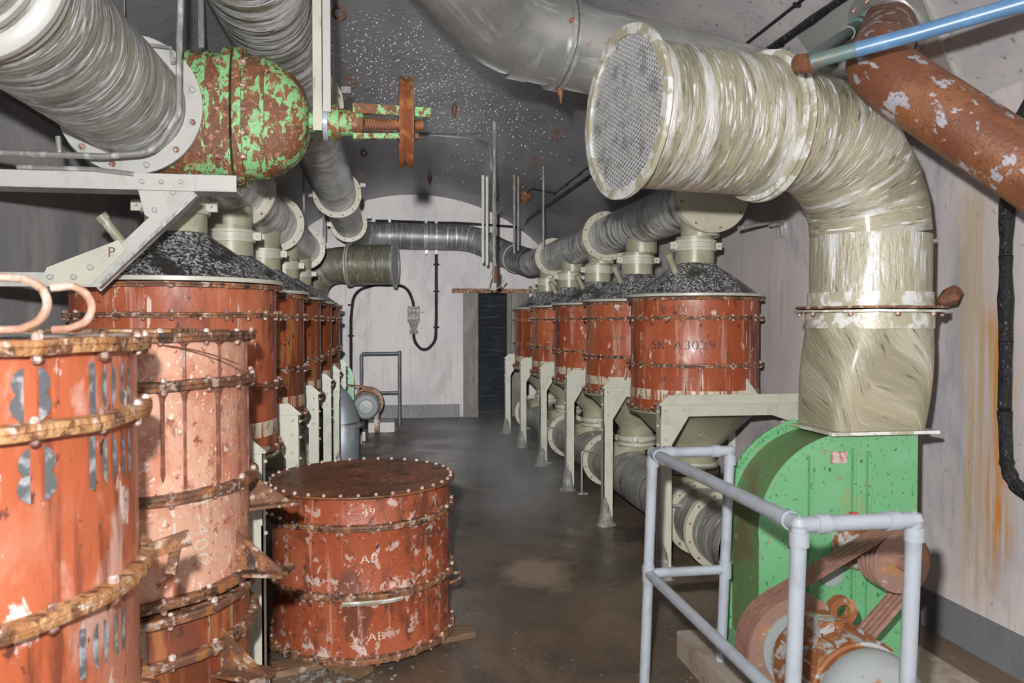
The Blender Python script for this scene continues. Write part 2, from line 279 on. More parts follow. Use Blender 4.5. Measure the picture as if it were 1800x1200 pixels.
# ------------------------------------------------------------------ mesh builder
ORG = {}; CACHE = {}
def V(*a): return Vector(a)
def frame(d):
    d = d.normalized(); u = Vector((0, 0, 1)) if abs(d.z) < .9 else Vector((0, 1, 0))
    a = u.cross(d).normalized(); return a, d.cross(a)
class MB:
    def __init__(s): s.v = []; s.f = []; s.uv = []
    def face(s, idx, uv=None): s.f.append(tuple(idx)); s.uv.append(uv)
    def quadbox(s, c, size, rot=None, taper=1.0):
        n = len(s.v); h = Vector(size) / 2
        for sx, sy, sz in ((-1,-1,-1),(1,-1,-1),(1,1,-1),(-1,1,-1),(-1,-1,1),(1,-1,1),(1,1,1),(-1,1,1)):
            k = taper if sz > 0 else 1
            p = Vector((sx*h.x*k, sy*h.y*k, sz*h.z))
            if rot: p = rot @ p
            s.v.append(Vector(c) + p)
        for q in ((0,3,2,1),(4,5,6,7),(0,1,5,4),(1,2,6,5),(2,3,7,6),(3,0,4,7)): s.face([n+i for i in q])
        return s
    def span(s, x0, x1, y0, y1, z0, z1): return s.quadbox(((x0+x1)/2, (y0+y1)/2, (z0+z1)/2), (abs(x1-x0), abs(y1-y0), abs(z1-z0)))
    def bar(s, p0, p1, wd, dp, up=None):
        p0 = Vector(p0); p1 = Vector(p1); d = p1 - p0; L = d.length; z = d / L
        up = Vector(up) if up else (Vector((0,1,0)) if abs(z.y) < .9 else Vector((1,0,0)))
        x = up.cross(z).normalized(); y = z.cross(x)
        R = Matrix((x, y, z)).transposed()
        return s.quadbox((p0+p1)/2, (wd, dp, L), R)
    def sweep(s, path, r, n=16, caps=True, wob=0.0, section=None):
        path = [Vector(p) for p in path]; m = len(path)
        rs = r if isinstance(r, (list, tuple)) else [r]*m
        T = []
        for i in range(m):
            a = path[max(i-1, 0)]; b = path[min(i+1, m-1)]; T.append((b-a).normalized())
        a, b = frame(T[0]); base = len(s.v); L = 0; Ls = []
        vw = path[m//2]-CAM; sa = 0.0 if section or n < 30 else math.atan2(b.dot(vw), a.dot(vw))   # texture seam on the far side
        for i in range(m):
            if i:
                q = T[i-1].rotation_difference(T[i]); a = q @ a; b = q @ b; L += (path[i]-path[i-1]).length
            Ls.append(L)
            for k in range(n):
                t = sa + 2*PI*k/n
                if section: sx, sy = section[k]; s.v.append(path[i] + a*sx*rs[i] + b*sy*rs[i])
                else:
                    rr = rs[i] * (1 + (random.uniform(-wob, wob) if wob else 0)); s.v.append(path[i] + a*math.cos(t)*rr + b*math.sin(t)*rr)
        c = 2*PI*max(rs)
        for i in range(m-1):
            for k in range(n):
                k2 = (k+1) % n; u0 = k/n*c; u1 = (k+1)/n*c
                s.face((base+i*n+k, base+i*n+k2, base+(i+1)*n+k2, base+(i+1)*n+k), ((u0, Ls[i]), (u1, Ls[i]), (u1, Ls[i+1]), (u0, Ls[i+1])))
        if caps:
            s.face([base+k for k in range(n)][::-1]); s.face([base+(m-1)*n+k for k in range(n)])
        return s
    def cyl(s, p0, p1, r0, r1=None, n=16, caps=True): return s.sweep([p0, p1], [r0, r0 if r1 is None else r1], n, caps)
    def lathe(s, prof, c=(0,0,0), axis=(0,0,1), n=48, a0=0, a1=2*PI, close=False, wob=None):
        """prof [(r, h)...] around axis through c; close joins last to first profile point"""
        ax = Vector(axis).normalized(); a, b = frame(ax); c = Vector(c); base = len(s.v); full = abs(a1-a0-2*PI) < 1e-6
        nn = n if full else n+1; m = len(prof)
        for k in range(nn):
            t = a0 + (a1-a0)*k/n
            for j, (r, h) in enumerate(prof):
                dr, dh = wob(t, j) if wob else (0, 0)
                s.v.append(c + a*math.cos(t)*(r+dr) + b*math.sin(t)*(r+dr) + ax*(h+dh))
        R = max(p[0] for p in prof); L = [0]
        for j in range(1, m): L.append(L[-1] + math.hypot(prof[j][0]-prof[j-1][0], prof[j][1]-prof[j-1][1]))
        for k in range(n):
            k2 = (k+1) % nn
            for j in range(m if close else m-1):
                j2 = (j+1) % m; u0 = k/n*2*PI*R; u1 = (k+1)/n*2*PI*R; l0 = L[j]; l1 = L[j2] if j2 else L[j]+.02
                s.face((base+k*m+j, base+k2*m+j, base+k2*m+j2, base+k*m+j2), ((u0, l0), (u1, l0), (u1, l1), (u0, l1)))
        return s
    def ring(s, c, axis, r0, r1, th, n=40, **kw): return s.lathe([(r0, -th/2), (r1, -th/2), (r1, th/2), (r0, th/2)], c, axis, n, close=True, **kw)
    def disc(s, c, axis, r, th, n=40): return s.lathe([(0.001, -th/2), (r, -th/2), (r, th/2), (0.001, th/2)], c, axis, n)
    def poly(s, pts, ext):
        """flat polygon pts (3D) extruded by vector ext"""
        pts = [Vector(p) for p in pts]; ext = Vector(ext); n = len(s.v); m = len(pts)
        s.v += pts + [p+ext for p in pts]
        s.face([n+i for i in range(m)][::-1]); s.face([n+m+i for i in range(m)])
        for i in range(m): j = (i+1) % m; s.face((n+i, n+j, n+m+j, n+m+i))
        return s
    def bolt(s, p, d, r=.012, h=.012):
        d = Vector(d).normalized(); p = Vector(p); a, b = frame(d); base = len(s.v)
        t0 = random.uniform(0, 1)
        for hh, rr in ((0, r), (h, r), (h*1.5, r*.55)):
            for k in range(6): t = t0 + k*PI/3; s.v.append(p + d*hh + a*math.cos(t)*rr + b*math.sin(t)*rr)
        for j in (0, 1):
            for k in range(6): k2 = (k+1) % 6; s.face((base+j*6+k, base+j*6+k2, base+j*6+6+k2, base+j*6+6+k))
        s.face([base+12+k for k in range(6)])
        return s
    def mesh(s, name, org=(0,0,0), angle=.6):
        o = Vector(org); me = bpy.data.meshes.new(name)
        me.from_pydata([tuple(p-o) for p in s.v], [], s.f)
        if any(s.uv):
            ul = me.uv_layers.new(name='UVMap'); i = 0; data = []
            for f, u in zip(s.f, s.uv):
                for k in range(len(f)): data += list(u[k]) if u else [0.0, 0.0]
            ul.data.foreach_set('uv', data)
        bm = bmesh.new(); bm.from_mesh(me); bmesh.ops.recalc_face_normals(bm, faces=bm.faces); bm.to_mesh(me); bm.free()
        me.polygons.foreach_set('use_smooth', [True]*len(me.polygons)); me.set_sharp_from_angle(angle=angle); me.update()
        return me
    def build(s, name, mat, parent=None, label=None, stuff=False, angle=.6, smat=None):
        if parent is None:
            xs = [p.x for p in s.v]; ys = [p.y for p in s.v]; zs = [p.z for p in s.v]
            org = Vector(((min(xs)+max(xs))/2, (min(ys)+max(ys))/2, min(zs)))
        else: org = ORG[parent.name]
        o = bpy.data.objects.new(name, s.mesh(name, org, angle)); col.objects.link(o)
        o.data.materials.append(M[mat])
        if parent is None: o.location = org
        else: o.parent = parent
        ORG[o.name] = org
        if label: o['label'] = label
        if stuff: o['kind'] = 'stuff'
        return o
def tag(o, label, cat, group=None):
    o['label'] = label; o['category'] = cat
    if group: o['group'] = group
    return o
def thing(name, label, cat, loc=(0,0,0), group=None, local=False):
    o = bpy.data.objects.new(name, None); o.empty_display_size = .1; o.location = loc; col.objects.link(o)
    ORG[o.name] = Vector((0,0,0)) if local else Vector(loc)
    return tag(o, label, cat, group)
def struct(o): o['kind'] = 'structure'; return o
def inst(key, name, fn, mat, parent, loc=(0,0,0), rot=None, label=None, stuff=False):
    """child sharing a cached mesh"""
    if key not in CACHE:
        mb = fn(); CACHE[key] = mb.mesh(name)
    me = CACHE[key]
    mk = key + mat
    if mk not in CACHE:
        m2 = me if not me.materials else me.copy()
        if m2.materials: m2.materials.clear()
        m2.materials.append(M[mat]); CACHE[mk] = m2
    o = bpy.data.objects.new(name, CACHE[mk]); col.objects.link(o); o.parent = parent
    po = ORG.get(parent.name, Vector((0,0,0)))
    o.location = Vector(loc) - po
    if rot is not None: o.rotation_mode = 'QUATERNION'; o.rotation_quaternion = rot
    ORG[o.name] = Vector((0,0,0))
    if label: o['label'] = label
    if stuff: o['kind'] = 'stuff'
    return o
def boltmesh(): return MB().bolt((0,0,0), (0,0,1), .012, .012)
def bolt(parent, p, d, r=.012, mat='bolt'):
    q = Vector((0,0,1)).rotation_difference(Vector(d).normalized())
    o = inst('bolt', 'bolt', boltmesh, mat, parent, p, q); k = r/.012; o.scale = (k, k, k); return o
def fillet(pts, R, n=10):
    pts = [Vector(p) for p in pts]; out = [pts[0]]
    for i in range(1, len(pts)-1):
        r = R[i-1] if isinstance(R, (list, tuple)) else R
        a = (pts[i-1]-pts[i]).normalized(); b = (pts[i+1]-pts[i]).normalized()
        ang = a.angle(b); t = min(r/math.tan(ang/2), (pts[i-1]-pts[i]).length*.49 if i > 1 else (pts[i-1]-pts[i]).length*.98, (pts[i+1]-pts[i]).length*.49 if i < len(pts)-2 else (pts[i+1]-pts[i]).length*.98)
        rr = t*math.tan(ang/2); c = pts[i] + (a+b).normalized()*(rr/math.sin(ang/2))
        s0 = pts[i]+a*t-c; s1 = pts[i]+b*t-c; full = s0.angle(s1); ax = s0.cross(s1).normalized()
        for k in range(n+1): out.append(c + Quaternion(ax, full*k/n) @ s0)
    out.append(pts[-1]); return out
def densify(path, step):
    out = [Vector(path[0])]
    for a, b in zip(path, path[1:]):
        a = Vector(a); b = Vector(b); k = max(1, int((b-a).length/step))
        for j in range(1, k+1): out.append(a.lerp(b, j/k))
    return out

# text ------------------------------------------------------------------
def text_mb(txt, size, stencil=0.0, width=1.0, bold=0.0):
    """flat list of (verts2d, faces) for a string; x right, y up, centred"""
    mb = MB(); x = 0; out = []
    for ch in txt:
        if ch == ' ': x += size*.35*width; continue
        cu = bpy.data.curves.new('t', 'FONT'); cu.body = ch; cu.size = size; cu.offset = bold; cu.resolution_u = 3
        ob = bpy.data.objects.new('t', cu); me = bpy.data.meshes.new_from_object(ob)
        bm = bmesh.new(); bm.from_mesh(me)
        bmesh.ops.triangulate(bm, faces=bm.faces)
        xs = [v.co.x for v in bm.verts]
        if xs:
            x0, x1 = min(xs), max(xs); cx = (x0+x1)/2
            if stencil and ch not in '1I/-|':
                hw = size*stencil
                for q in (cx-hw, cx+hw):
                    bmesh.ops.bisect_plane(bm, geom=bm.verts[:]+bm.edges[:]+bm.faces[:], plane_co=(q,0,0), plane_no=(1,0,0))
                dead = [f for f in bm.faces if abs(f.calc_center_median().x-cx) < hw]
                bmesh.ops.delete(bm, geom=dead, context='FACES')
            for q in (cx-(x1-x0)*.25, cx, cx+(x1-x0)*.25):
                bmesh.ops.bisect_plane(bm, geom=bm.verts[:]+bm.edges[:]+bm.faces[:], plane_co=(q,0,0), plane_no=(1,0,0))
            n = len(mb.v); bm.verts.index_update()
            for v in bm.verts: mb.v.append(Vector((x+(v.co.x-x0)*width, v.co.y, 0)))
            for f in bm.faces: mb.face([n+v.index for v in f.verts])
            x += (x1-x0)*width + size*.14
        bm.free(); bpy.data.meshes.remove(me); bpy.data.objects.remove(ob); bpy.data.curves.remove(cu)
    w_ = x - size*.14
    for v in mb.v: v.x -= w_/2
    return mb
def text_cyl(parent, txt, size, R, ang, z, mat, stencil=.06, width=1.0, off=.0022, rot90=False, bold=0.0):
    """wrap onto a cylinder about the local z axis, centred at angle ang"""
    mb = text_mb(txt, size, stencil, width, bold)
    for v in mb.v:
        x, y = (v.x, v.y) if not rot90 else (v.y, -v.x)
        t = ang + x/R; v.x = math.cos(t)*(R+off); v.y = math.sin(t)*(R+off); v.z = z + y
    o = mb.build('stencil_marking', mat, parent); return o

# ------------------------------------------------------------------ the hall
XL, XR, YE, YB = -1.8, 2.8, 13.4, -3.2
XC, RV, ZC = .5, 3.05, .67
def vz(x): return ZC + math.sqrt(max(RV*RV-(x-XC)**2, 0))
ZS = vz(XR)
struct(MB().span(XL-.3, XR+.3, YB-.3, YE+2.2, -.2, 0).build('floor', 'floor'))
struct(MB().span(XL-.3, XL, YB-.3, YE+.3, 0, ZS).build('wall_left', 'leftwall'))
struct(MB().span(XR, XR+.3, YB-.3, YE+.3, 0, ZS).build('wall_right', 'wall'))
def arcband(a0, a1, n=40):
    mb = MB(); y0, y1 = YB-.3, YE+.3; ny = 1
    for k in range(n+1):
        t = a0+(a1-a0)*k/n
        for r in (RV, RV+.3):
            for y in (y0, y1): mb.v.append(V(XC+math.cos(t)*r, y, ZC+math.sin(t)*r))
    for k in range(n):
        b = k*4; c = b+4
        mb.face((b, b+1, c+1, c)); mb.face((b+2, c+2, c+3, b+3)); mb.face((b, c, c+2, b+2)); mb.face((b+1, b+3, c+3, c+1))
    mb.face((0, 2, 3, 1)); b = n*4; mb.face((b, b+1, b+3, b+2)); return mb
th = math.asin((ZS-ZC)/RV)
# one vault, its right haunch limewashed like the wall: colour by height and side
def vault_mat():
    s = NT('damp_vault'); v = s.coord('World'); sp = s.n('ShaderNodeSeparateXYZ'); s.l(v, sp.inputs[0])
    wob = s.math('MULTIPLY', s.math('SUBTRACT', s.noise(v, (1.2, .6, 1), 5, .6, .6, 2), .5), 1.3)
    side = s.rng(s.math('ADD', sp.outputs['X'], wob), 1.1, 1.7)
    # limewash reaches up the haunch only near the wall plate bay
    near = s.rng(s.math('ADD', sp.outputs['Y'], wob), 6.5, 4.2)
    side = s.math('MULTIPLY', side, near)
    dk = s.mixc(s.rng(s.noise(v, (.9, .5, 1.2), 5, .65, .8), .42, .58), (0.22, 0.22, 0.235), (0.13, 0.13, 0.142))
    br = s.rng(s.noise(v, (4, 30, 4), 5, .65, 1.6, 3), .48, .62)
    dk = s.mixc(s.math('MULTIPLY', br, .6), dk, (0.30, 0.295, 0.305))
    pl = s.mixc(s.rng(s.noise(v, (1.6, 1.6, 1.6), 5, .62, .5, 6), .42, .66), (0.50, 0.47, 0.455), (0.32, 0.325, 0.36))
    cc = s.mixc(side, dk, pl)
    cc = s.mixc(s.math('MULTIPLY', s.rng(s.noise(v, 22, 4, .6, .2, 9), .62, .68), .6), cc, (0.06, 0.055, 0.06))
    s.l(cc, s.b.inputs['Base Color']); s.b.inputs['Roughness'].default_value = .36
    bp = s.n('ShaderNodeBump'); bp.inputs['Strength'].default_value = .35; bp.inputs['Distance'].default_value = .006
    s.l(s.noise(v, (5, 26, 5), 5, .6, .8, 1), bp.inputs['Height']); s.l(bp.outputs[0], s.b.inputs['Normal'])
    return s.m
M['vaultmix'] = vault_mat()
struct(arcband(th, PI-th, 64).build('ceiling', 'vaultmix'))
# end wall with the doorway
DX0, DX1, DZ = 1.27, 2.40, 2.09
def wall_profile(y0, y1, hole):
    mb = MB(); pts = []
    n = 40
    for k in range(n+1):
        t = th + (PI-2*th)*k/n; pts.append(V(XC+math.cos(t)*RV, y0, ZC+math.sin(t)*RV))
    if hole:
        loop = pts + [V(XL, y0, 0), V(DX0, y0, 0), V(DX0, y0, DZ), V(DX1, y0, DZ), V(DX1, y0, 0), V(XR, y0, 0)]
    else: loop = pts + [V(XL, y0, 0), V(XR, y0, 0)]
    return mb.poly(loop, (0, y1-y0, 0))
we = wall_profile(YE, YE+.3, True).build('wall_back', 'endwall'); struct(we)
me = we.data; bm = bmesh.new(); bm.from_mesh(me); bmesh.ops.triangulate(bm, faces=[f for f in bm.faces if len(f.verts) > 4]); bm.to_mesh(me); bm.free()
struct(wall_profile(YB-.3, YB, False).build('wall_front', 'endwall'))
struct(MB().span(XR-.012, XR+.01, YB, YE, 0, .20).build('baseboard_right', 'skirt'))
struct(MB().span(XL-.01, XL+.012, YB, YE, 0, .20).build('baseboard_left', 'skirt'))
struct(MB().span(XL, DX0-.06, YE-.012, YE+.01, 0, .22).build('baseboard_back', 'skirt'))
# doorway: jambs, lintel, dark passage and navy steel leaf
d = bpy.data.objects.new('door_1', None); d.location = (1.8, YE, 0); col.objects.link(d); d['kind'] = 'structure'; ORG[d.name] = V(1.8, YE, 0)
MB().span(DX0, 1.50, YE-.03, YE+.28, 0, DZ).build('jamb', 'jamb', d)
MB().span(1.47, 1.52, YE-.05, YE+.02, 0, DZ).build('jamb_edge', 'jamb', d)
MB().span(2.10, DX1, YE-.02, YE+.28, 0, DZ).build('jamb', 'jamb', d)
MB().span(2.02, 2.11, YE+.02, YE+.10, 0, DZ).build('jamb_edge', 'jamb', d)
MB().span(1.08, 2.55, YE-.06, YE+.02, DZ, DZ+.075).build('lintel', 'band', d, label='reddish rusted steel lintel')
lf = MB().span(1.46, 2.10, YE+.62, YE+.67, 0.02, DZ).build('door_leaf', 'navy', d, label='navy black steel door leaf')
MB().span(1.5, 2.08, YE+.61, YE+.63, 1.72, 1.75).build('batten', 'navy', lf)
MB().span(1.5, 2.08, YE+.61, YE+.63, .5, .53).build('batten', 'navy', lf)
struct(MB().span(1.30, 1.46, YE+.3, YE+2, 0, 2.3).build('trim_1', 'dark'))
struct(MB().span(2.12, 2.3, YE+.3, YE+2, 0, 2.3).build('trim_2', 'dark'))
struct(MB().span(1.30, 2.3, YE+.3, YE+2, DZ+.02, 2.4).build('trim_3', 'dark'))

# ------------------------------------------------------------------ filter drums
DR = .445; DH = .77; Z1 = .63; Z2 = .31
def shell_mb():
    return MB().lathe([(DR-.02, 0), (DR, 0), (DR, .03), (DR, Z2-.01), (DR+.004, Z2), (DR, Z2+.01), (DR, Z1-.01), (DR+.004, Z1), (DR, Z1+.01), (DR, DH), (DR-.02, DH)], n=64)
def ringwob(seed, amp):
    ph = [random.uniform(0, 6.28) for _ in range(6)]
    return lambda t, j: (amp*(math.sin(3*t+ph[0])+.6*math.sin(7*t+ph[1])+.5*math.sin(19*t+ph[2])), amp*.5*(math.sin(5*t+ph[3])+.8*math.sin(13*t+ph[4])))
def band_mb(): return MB().lathe([(DR, -.012), (DR+.028, -.010), (DR+.030, -.002), (DR+.027, 0), (DR+.030, .002), (DR+.028, .010), (DR, .012)], n=96, close=True, wob=ringwob(1, .0022))
def boltrow_mb(zs, n=26, r=.011):
    mb = MB()
    for z in zs:
        for k in range(n):
            t = 2*PI*(k+.3)/n; p = V(math.cos(t)*(DR+.018), math.sin(t)*(DR+.018), z)
            mb.bolt(p+V(0,0,.010), (0,0,1), r, .009); mb.bolt(p-V(0,0,.010), (0,0,-1), r, .009)
    return mb
def lug_mb(L=.17):
    mb = MB(); mb.span(DR-.02, DR+L, -.05, .05, -.005, .005)
    mb.poly([V(DR-.005, -.004, .005), V(DR+L-.02, -.004, .005), V(DR-.005, -.004, .13)], (0, .008, 0)); return mb
def hood_mb():
    return MB().lathe([(DR+.02, DH+.014), (DR+.005, DH+.022), (DR-.02, DH+.035), (.30, DH+.13), (.16, DH+.225), (.135, DH+.245)], n=64, wob=ringwob(2, .0015))
def hoodrim_mb(): return MB().lathe([(DR-.03, DH+.004), (DR+.032, DH+.004), (DR+.032, DH+.022), (DR-.01, DH+.026), (DR-.03, DH+.022)], n=64, close=True)
def neck_mb():
    mb = MB(); mb.lathe([(.136, DH+.235), (.136, DH+.33), (.130, DH+.33), (.130, DH+.43)], n=32); return mb
def clamp_mb():
    mb = MB(); mb.lathe([(.13, DH+.33), (.152, DH+.33), (.152, DH+.35), (.146, DH+.352), (.146, DH+.385), (.152, DH+.387), (.152, DH+.405), (.13, DH+.405)], n=32, close=True)
    for s_ in (-1, 1):
        mb.quadbox((s_*.165, -.02, DH+.368), (.05, .03, .05)); mb.cyl((s_*.165, -.06, DH+.368), (s_*.165, .03, DH+.368), .007, n=8)
    return mb
def nozzle_mb():
    mb = MB(); a = V(-.20, -.14, DH+.19); dr = V(-.35, -.25, .55).normalized(); mb.cyl(a-dr*.02, a+dr*.12, .022, n=14); mb.cyl(a+dr*.11, a+dr*.14, .028, n=14); return mb
def hopper_mb(): return MB().lathe([(DR+.025, -.004), (DR+.02, -.02), (.40, -.05), (.16, -.30), (.15, -.33), (.15, -.50)], n=56)
def hoppercol_mb():
    mb = MB(); mb.lathe([(.15, -.385), (.172, -.385), (.172, -.42), (.15, -.42)], n=32, close=True); mb.lathe([(.15, -.44), (.172, -.44), (.172, -.465), (.15, -.465)], n=32, close=True)
    mb.quadbox((-.02, -.18, -.41), (.06, .03, .03)); return mb
def stripe_mb(): return MB().lathe([(DR+.0015, .075), (DR+.0022, .08), (DR+.0022, .14), (DR+.0015, .145)], n=64)
def drum_core(t, mat, bandmat='band', near=False, nb=24, boltmat='bolt_pale', lugs=(), rings=(DH-.012, Z1, Z2, .012)):
    sh = inst('shell', 'shell', shell_mb, mat, t)
    for i, z in enumerate(rings):
        b = inst('band%d' % (i % 2), 'band', band_mb, bandmat, t, (0,0,z))
        b.rotation_euler = (0, 0, random.uniform(0, 6)); 
        if near:
            b.scale = (1, 1, 1.25); off = random.uniform(0, .3)
            for k in range(nb):
                a = 2*PI*(k+off)/nb; 
                if math.sin(a) > .35: continue            # bolts round the far side, never in view
                bolt(t, (math.cos(a)*(DR+.016), math.sin(a)*(DR+.016), z+.012), (0,0,1), random.uniform(.007,.0105), boltmat if random.random() < .45 else 'bolt')
                bolt(t, (math.cos(a)*(DR+.016), math.sin(a)*(DR+.016), z-.012), (0,0,-1), random.uniform(.007,.011), 'bolt')
    for (ang, z) in lugs:
        o = inst('lug', 'lug', lug_mb, bandmat, t, (0,0,z)); o.rotation_euler = (0, 0, ang)
    return sh
def row_drum(x, y, z, label, group, mat, texts, stub=True):
    t = thing('filter_drum', label, 'drum', (x, y, z), group, local=True)
    t.rotation_euler = (0, 0, 0)
    drum_core(t, mat)
    inst('boltrow', 'bolt_row', lambda: boltrow_mb((DH-.004, Z1, Z2, .012)), 'bolt', t, stuff=True)
    for ang in (PI/2-.5, PI/2+.5, -PI/2-.5, -PI/2+.5):
        o = inst('lugrow', 'lug', lambda: lug_mb(.13), 'cream', t, (0,0,.10)); o.rotation_euler = (0,0,ang)
    hd = inst('hood', 'hood', hood_mb, 'hood', t)
    inst('hoodrim', 'hood_rim', hoodrim_mb, 'cream', t)
    inst('neck', 'neck', neck_mb, 'olive', t)
    inst('clamp', 'clamp', clamp_mb, 'cream', t)
    inst('nozzle', 'nozzle', nozzle_mb, 'olive', hd)
    hp = inst('hopper', 'hopper', hopper_mb, 'olive', t)
    inst('hoppercol', 'collar', hoppercol_mb, 'cream', hp)
    inst('stripe', 'paint_stripe', stripe_mb, 'stripe', t)
    ORG[t.name] = V(0,0,0)
    for (s_, sz, a, zz, m, wd) in texts: text_cyl(t, s_, sz, DR, a, zz, m, .03, wd)
    return t
XDR, XDL = 2.16, -.97; SP = 1.313; ZD = 1.0
DYR = [5.40+SP*k for k in range(5)]; DYL = [3.93+SP*k for k in range(5)]
ordw = ['nearest', 'second', 'third', 'fourth', 'farthest']
FR = -PI/2
rt_txt = [
 [('A3029', .085, -1.95, .42, 'ink', 1.15), ('5K', .085, -2.50, .42, 'ink', 1.15), ('5KA3029', .05, -2.2, .675, 'inkfade', 1.2), ('5KA3029', .05, -2.2, .20, 'inkfade', 1.2), ('18  5', .055, -2.28, .085, 'ink', 1.1), ('40   4 M', .055, -1.35, .085, 'ink', 1.1)],
 [('T5028', .055, -2.2, .68, 'inkfade', 1.2), ('A5028', .055, -2.2, .20, 'inkfade', 1.2), ('A5028', .055, -2.3, .45, 'inkfade', 1.2)],
 [('I', .07, -2.1, .44, 'inkwhite', 1.5), ('A5028', .055, -2.25, .68, 'inkfade', 1.2)],
 [('T', .07, -2.5, .44, 'inkwhite', 1.3)], []]
rt_lbl = ['red filter drum nearest on the right, stencilled A3029, dark hood', 'second red drum of the right row, pale speckled streak down its left side', 'third red drum of the right row, white letter mark on its middle band', 'fourth red drum of the right row, narrow strip with a white mark', 'farthest red drum of the right row, dark rust coloured, beside the doorway']
rt_mat = ['drum', 'drum', 'drum', 'drum', 'drum_rusty']
for k in range(5): row_drum(XDR, DYR[k], ZD, rt_lbl[k], 'filter drums along the right wall', rt_mat[k], rt_txt[k])
lf_lbl = ['largest hooded red drum of the left row under the green valve', 'second hooded drum of the left row, rust brown side', 'third hooded drum of the left row with cream stripe at its foot', 'fourth hooded drum of the left row, dark brown', 'farthest hooded drum of the left row, thin dark sliver before the end wall']
lf_mat = ['drum', 'drum_rusty', 'drum_rusty', 'drum_rusty', 'drum_rusty']
for k in range(5): row_drum(XDL, DYL[k], ZD, lf_lbl[k], 'filter drums along the left wall', lf_mat[k], [])

# ------------------------------------------------------------------ support frames
def frame_row(name, label, xleg, xwall, ys, zt=1.09):
    t = thing(name, label, 'frame', (xleg, ys[0], 0)); sg = 1 if xwall > xleg else -1
    for i, y in enumerate(ys):
        mb = MB(); a = .075 if abs(xleg) > 1 else .07
        # angle iron: flange facing the aisle, flange facing the camera
        mb.span(xleg, xleg+sg*.008, y, y+a, .0, zt-.01); mb.span(xleg, xleg+sg*a, y, y+.008, .0, zt-.01)
        p = mb.build('post', 'cream', t)
        g = MB().poly([V(xleg+sg*.002, y-.008, zt-.01), V(xleg+sg*.20, y-.008, zt-.01), V(xleg+sg*.20, y-.008, zt-.05), V(xleg+sg*.075, y-.008, zt-.25), V(xleg+sg*.002, y-.008, zt-.30)], (0, .007, 0)).build('gusset', 'cream', t)
        for (dx, dz) in ((.03, -.04), (.15, -.04), (.035, -.12), (.035, -.22)): bolt(g, (xleg+sg*dx, y-.008, zt+dz), (0,-1,0), .009, 'cream')
        for dz in (-.05, -.14, -.26, -.34): bolt(p, (xleg, y+.04, zt+dz), (-sg,0,0), .008, 'cream')
        mb = MB(); mb.span(xleg-sg*.015, xwall, y-.02, y+.10, zt-.008, zt); mb.span(xleg, xwall, y, y+.008, zt-.08, zt-.008)
        mb.build('crossbeam', 'cream', t)
        MB().poly([V(xleg-sg*.012, y-.01, zt), V(xleg+sg*.05, y-.01, zt+.055), V(xwall-sg*.14, y-.01, zt+.055), V(xwall-sg*.13, y-.01, zt)], (0, .007, 0)).build('upstand', 'cream', t)
        # rear post and taper brace
        MB().span(xwall-sg*.07, xwall-sg*.01, y, y+.06, 0, zt-.008).build('rear_post', 'cream', t)
        MB().poly([V(xwall-sg*.01, y-.006, zt-.02), V(xwall-sg*.40, y-.006, zt-.02), V(xwall-sg*.40, y-.006, zt-.07), V(xwall-sg*.01, y-.006, zt-.20)], (0, .006, 0)).build('brace_plate', 'cream', t)
        # lime deposit at the foot
        mb = MB(); pr = []
        for h, r in ((0, .085), (.03, .06), (.08, .045), (.16, .035), (.24, .018), (.27, .004)): pr.append((r, h))
        mb.lathe(pr, (xleg+sg*.02, y+.02, 0), n=12, wob=lambda q, j: (random.uniform(-.008, .008), 0))
        mb.build('foot_deposit', 'lump', t)
    return t
LYR = [4.74+SP*k for k in range(6)]; LYL = [3.27+SP*k for k in range(6)]
frame_row('support_frame', 'cream steel frame on angle iron posts carrying the right row of drums', 1.68, XR-.012, LYR)
frame_row('support_frame', 'cream steel frame on angle iron posts carrying the left row of drums', -.49, XL+.012, LYL)

# ------------------------------------------------------------------ duct headers
def header(name, label, x, z, r, y0, y1, flanges, drums, mat, stub_dz, stub_r=.13, fr=.25, end=None, start_cap=False, extra=None, fmat='cream_flange'):
    t = thing(name, label, 'duct', (x, y0, z))
    path = [V(x, y0, z), V(x, y1, z)] if not extra else extra
    path = densify(path, .5)
    MB().sweep(path, r, 40, caps=False).build('pipe', mat, t)
    for y in flanges:
        f = MB(); f.ring((x, y-.012, z), (0,1,0), r-.005, fr, .014, 48); f.ring((x, y+.012, z), (0,1,0), r-.005, fr, .014, 48)
        fo = f.build('flange', fmat, t)
        for k in range(12):
            a = 2*PI*(k+.5)/12; bolt(fo, (x+math.cos(a)*(fr-.022), y-.019, z+math.sin(a)*(fr-.022)), (0,-1,0), .009, 'bolt')
    for y in drums:
        s_ = 1 if stub_dz > 0 else -1
        MB().lathe([(stub_r+.004, 0), (stub_r+.004, abs(stub_dz))], (x, y, z+stub_dz), (0,0,-s_), 32).build('branch', 'olive', t)
    if start_cap:
        f = MB().disc((x, y0-.012, z), (0,1,0), fr+.01, .012, 48).build('blank_cover', 'cream_flange', t, label='round beige blanking plate')
        for k in range(8):
            a = 2*PI*(k+.3)/8; bolt(f, (x+math.cos(a)*(fr-.02), y0-.018, z+math.sin(a)*(fr-.02)), (0,-1,0), .010, 'bolt')
    return t
XRH = 2.2
ZH = 2.47
uh = header('header_duct', 'wet upper duct running above the right row of drums', XRH, ZH, .19, 5.19, 11.6, [5.25, 7.85, 10.45], DYR, 'duct', -.27, start_cap=True,
       extra=fillet([V(XRH, 5.19, ZH), V(XRH, 11.0, ZH), V(XRH-.1, 11.6, ZH)], .8, 6), fmat='cream_flange')
header('header_duct', 'wet upper duct running above the left row of drums', XDL, ZH, .19, 3.72, 9.75, [3.74, 5.45, 7.3, 9.72], DYL, 'duct', -.27)
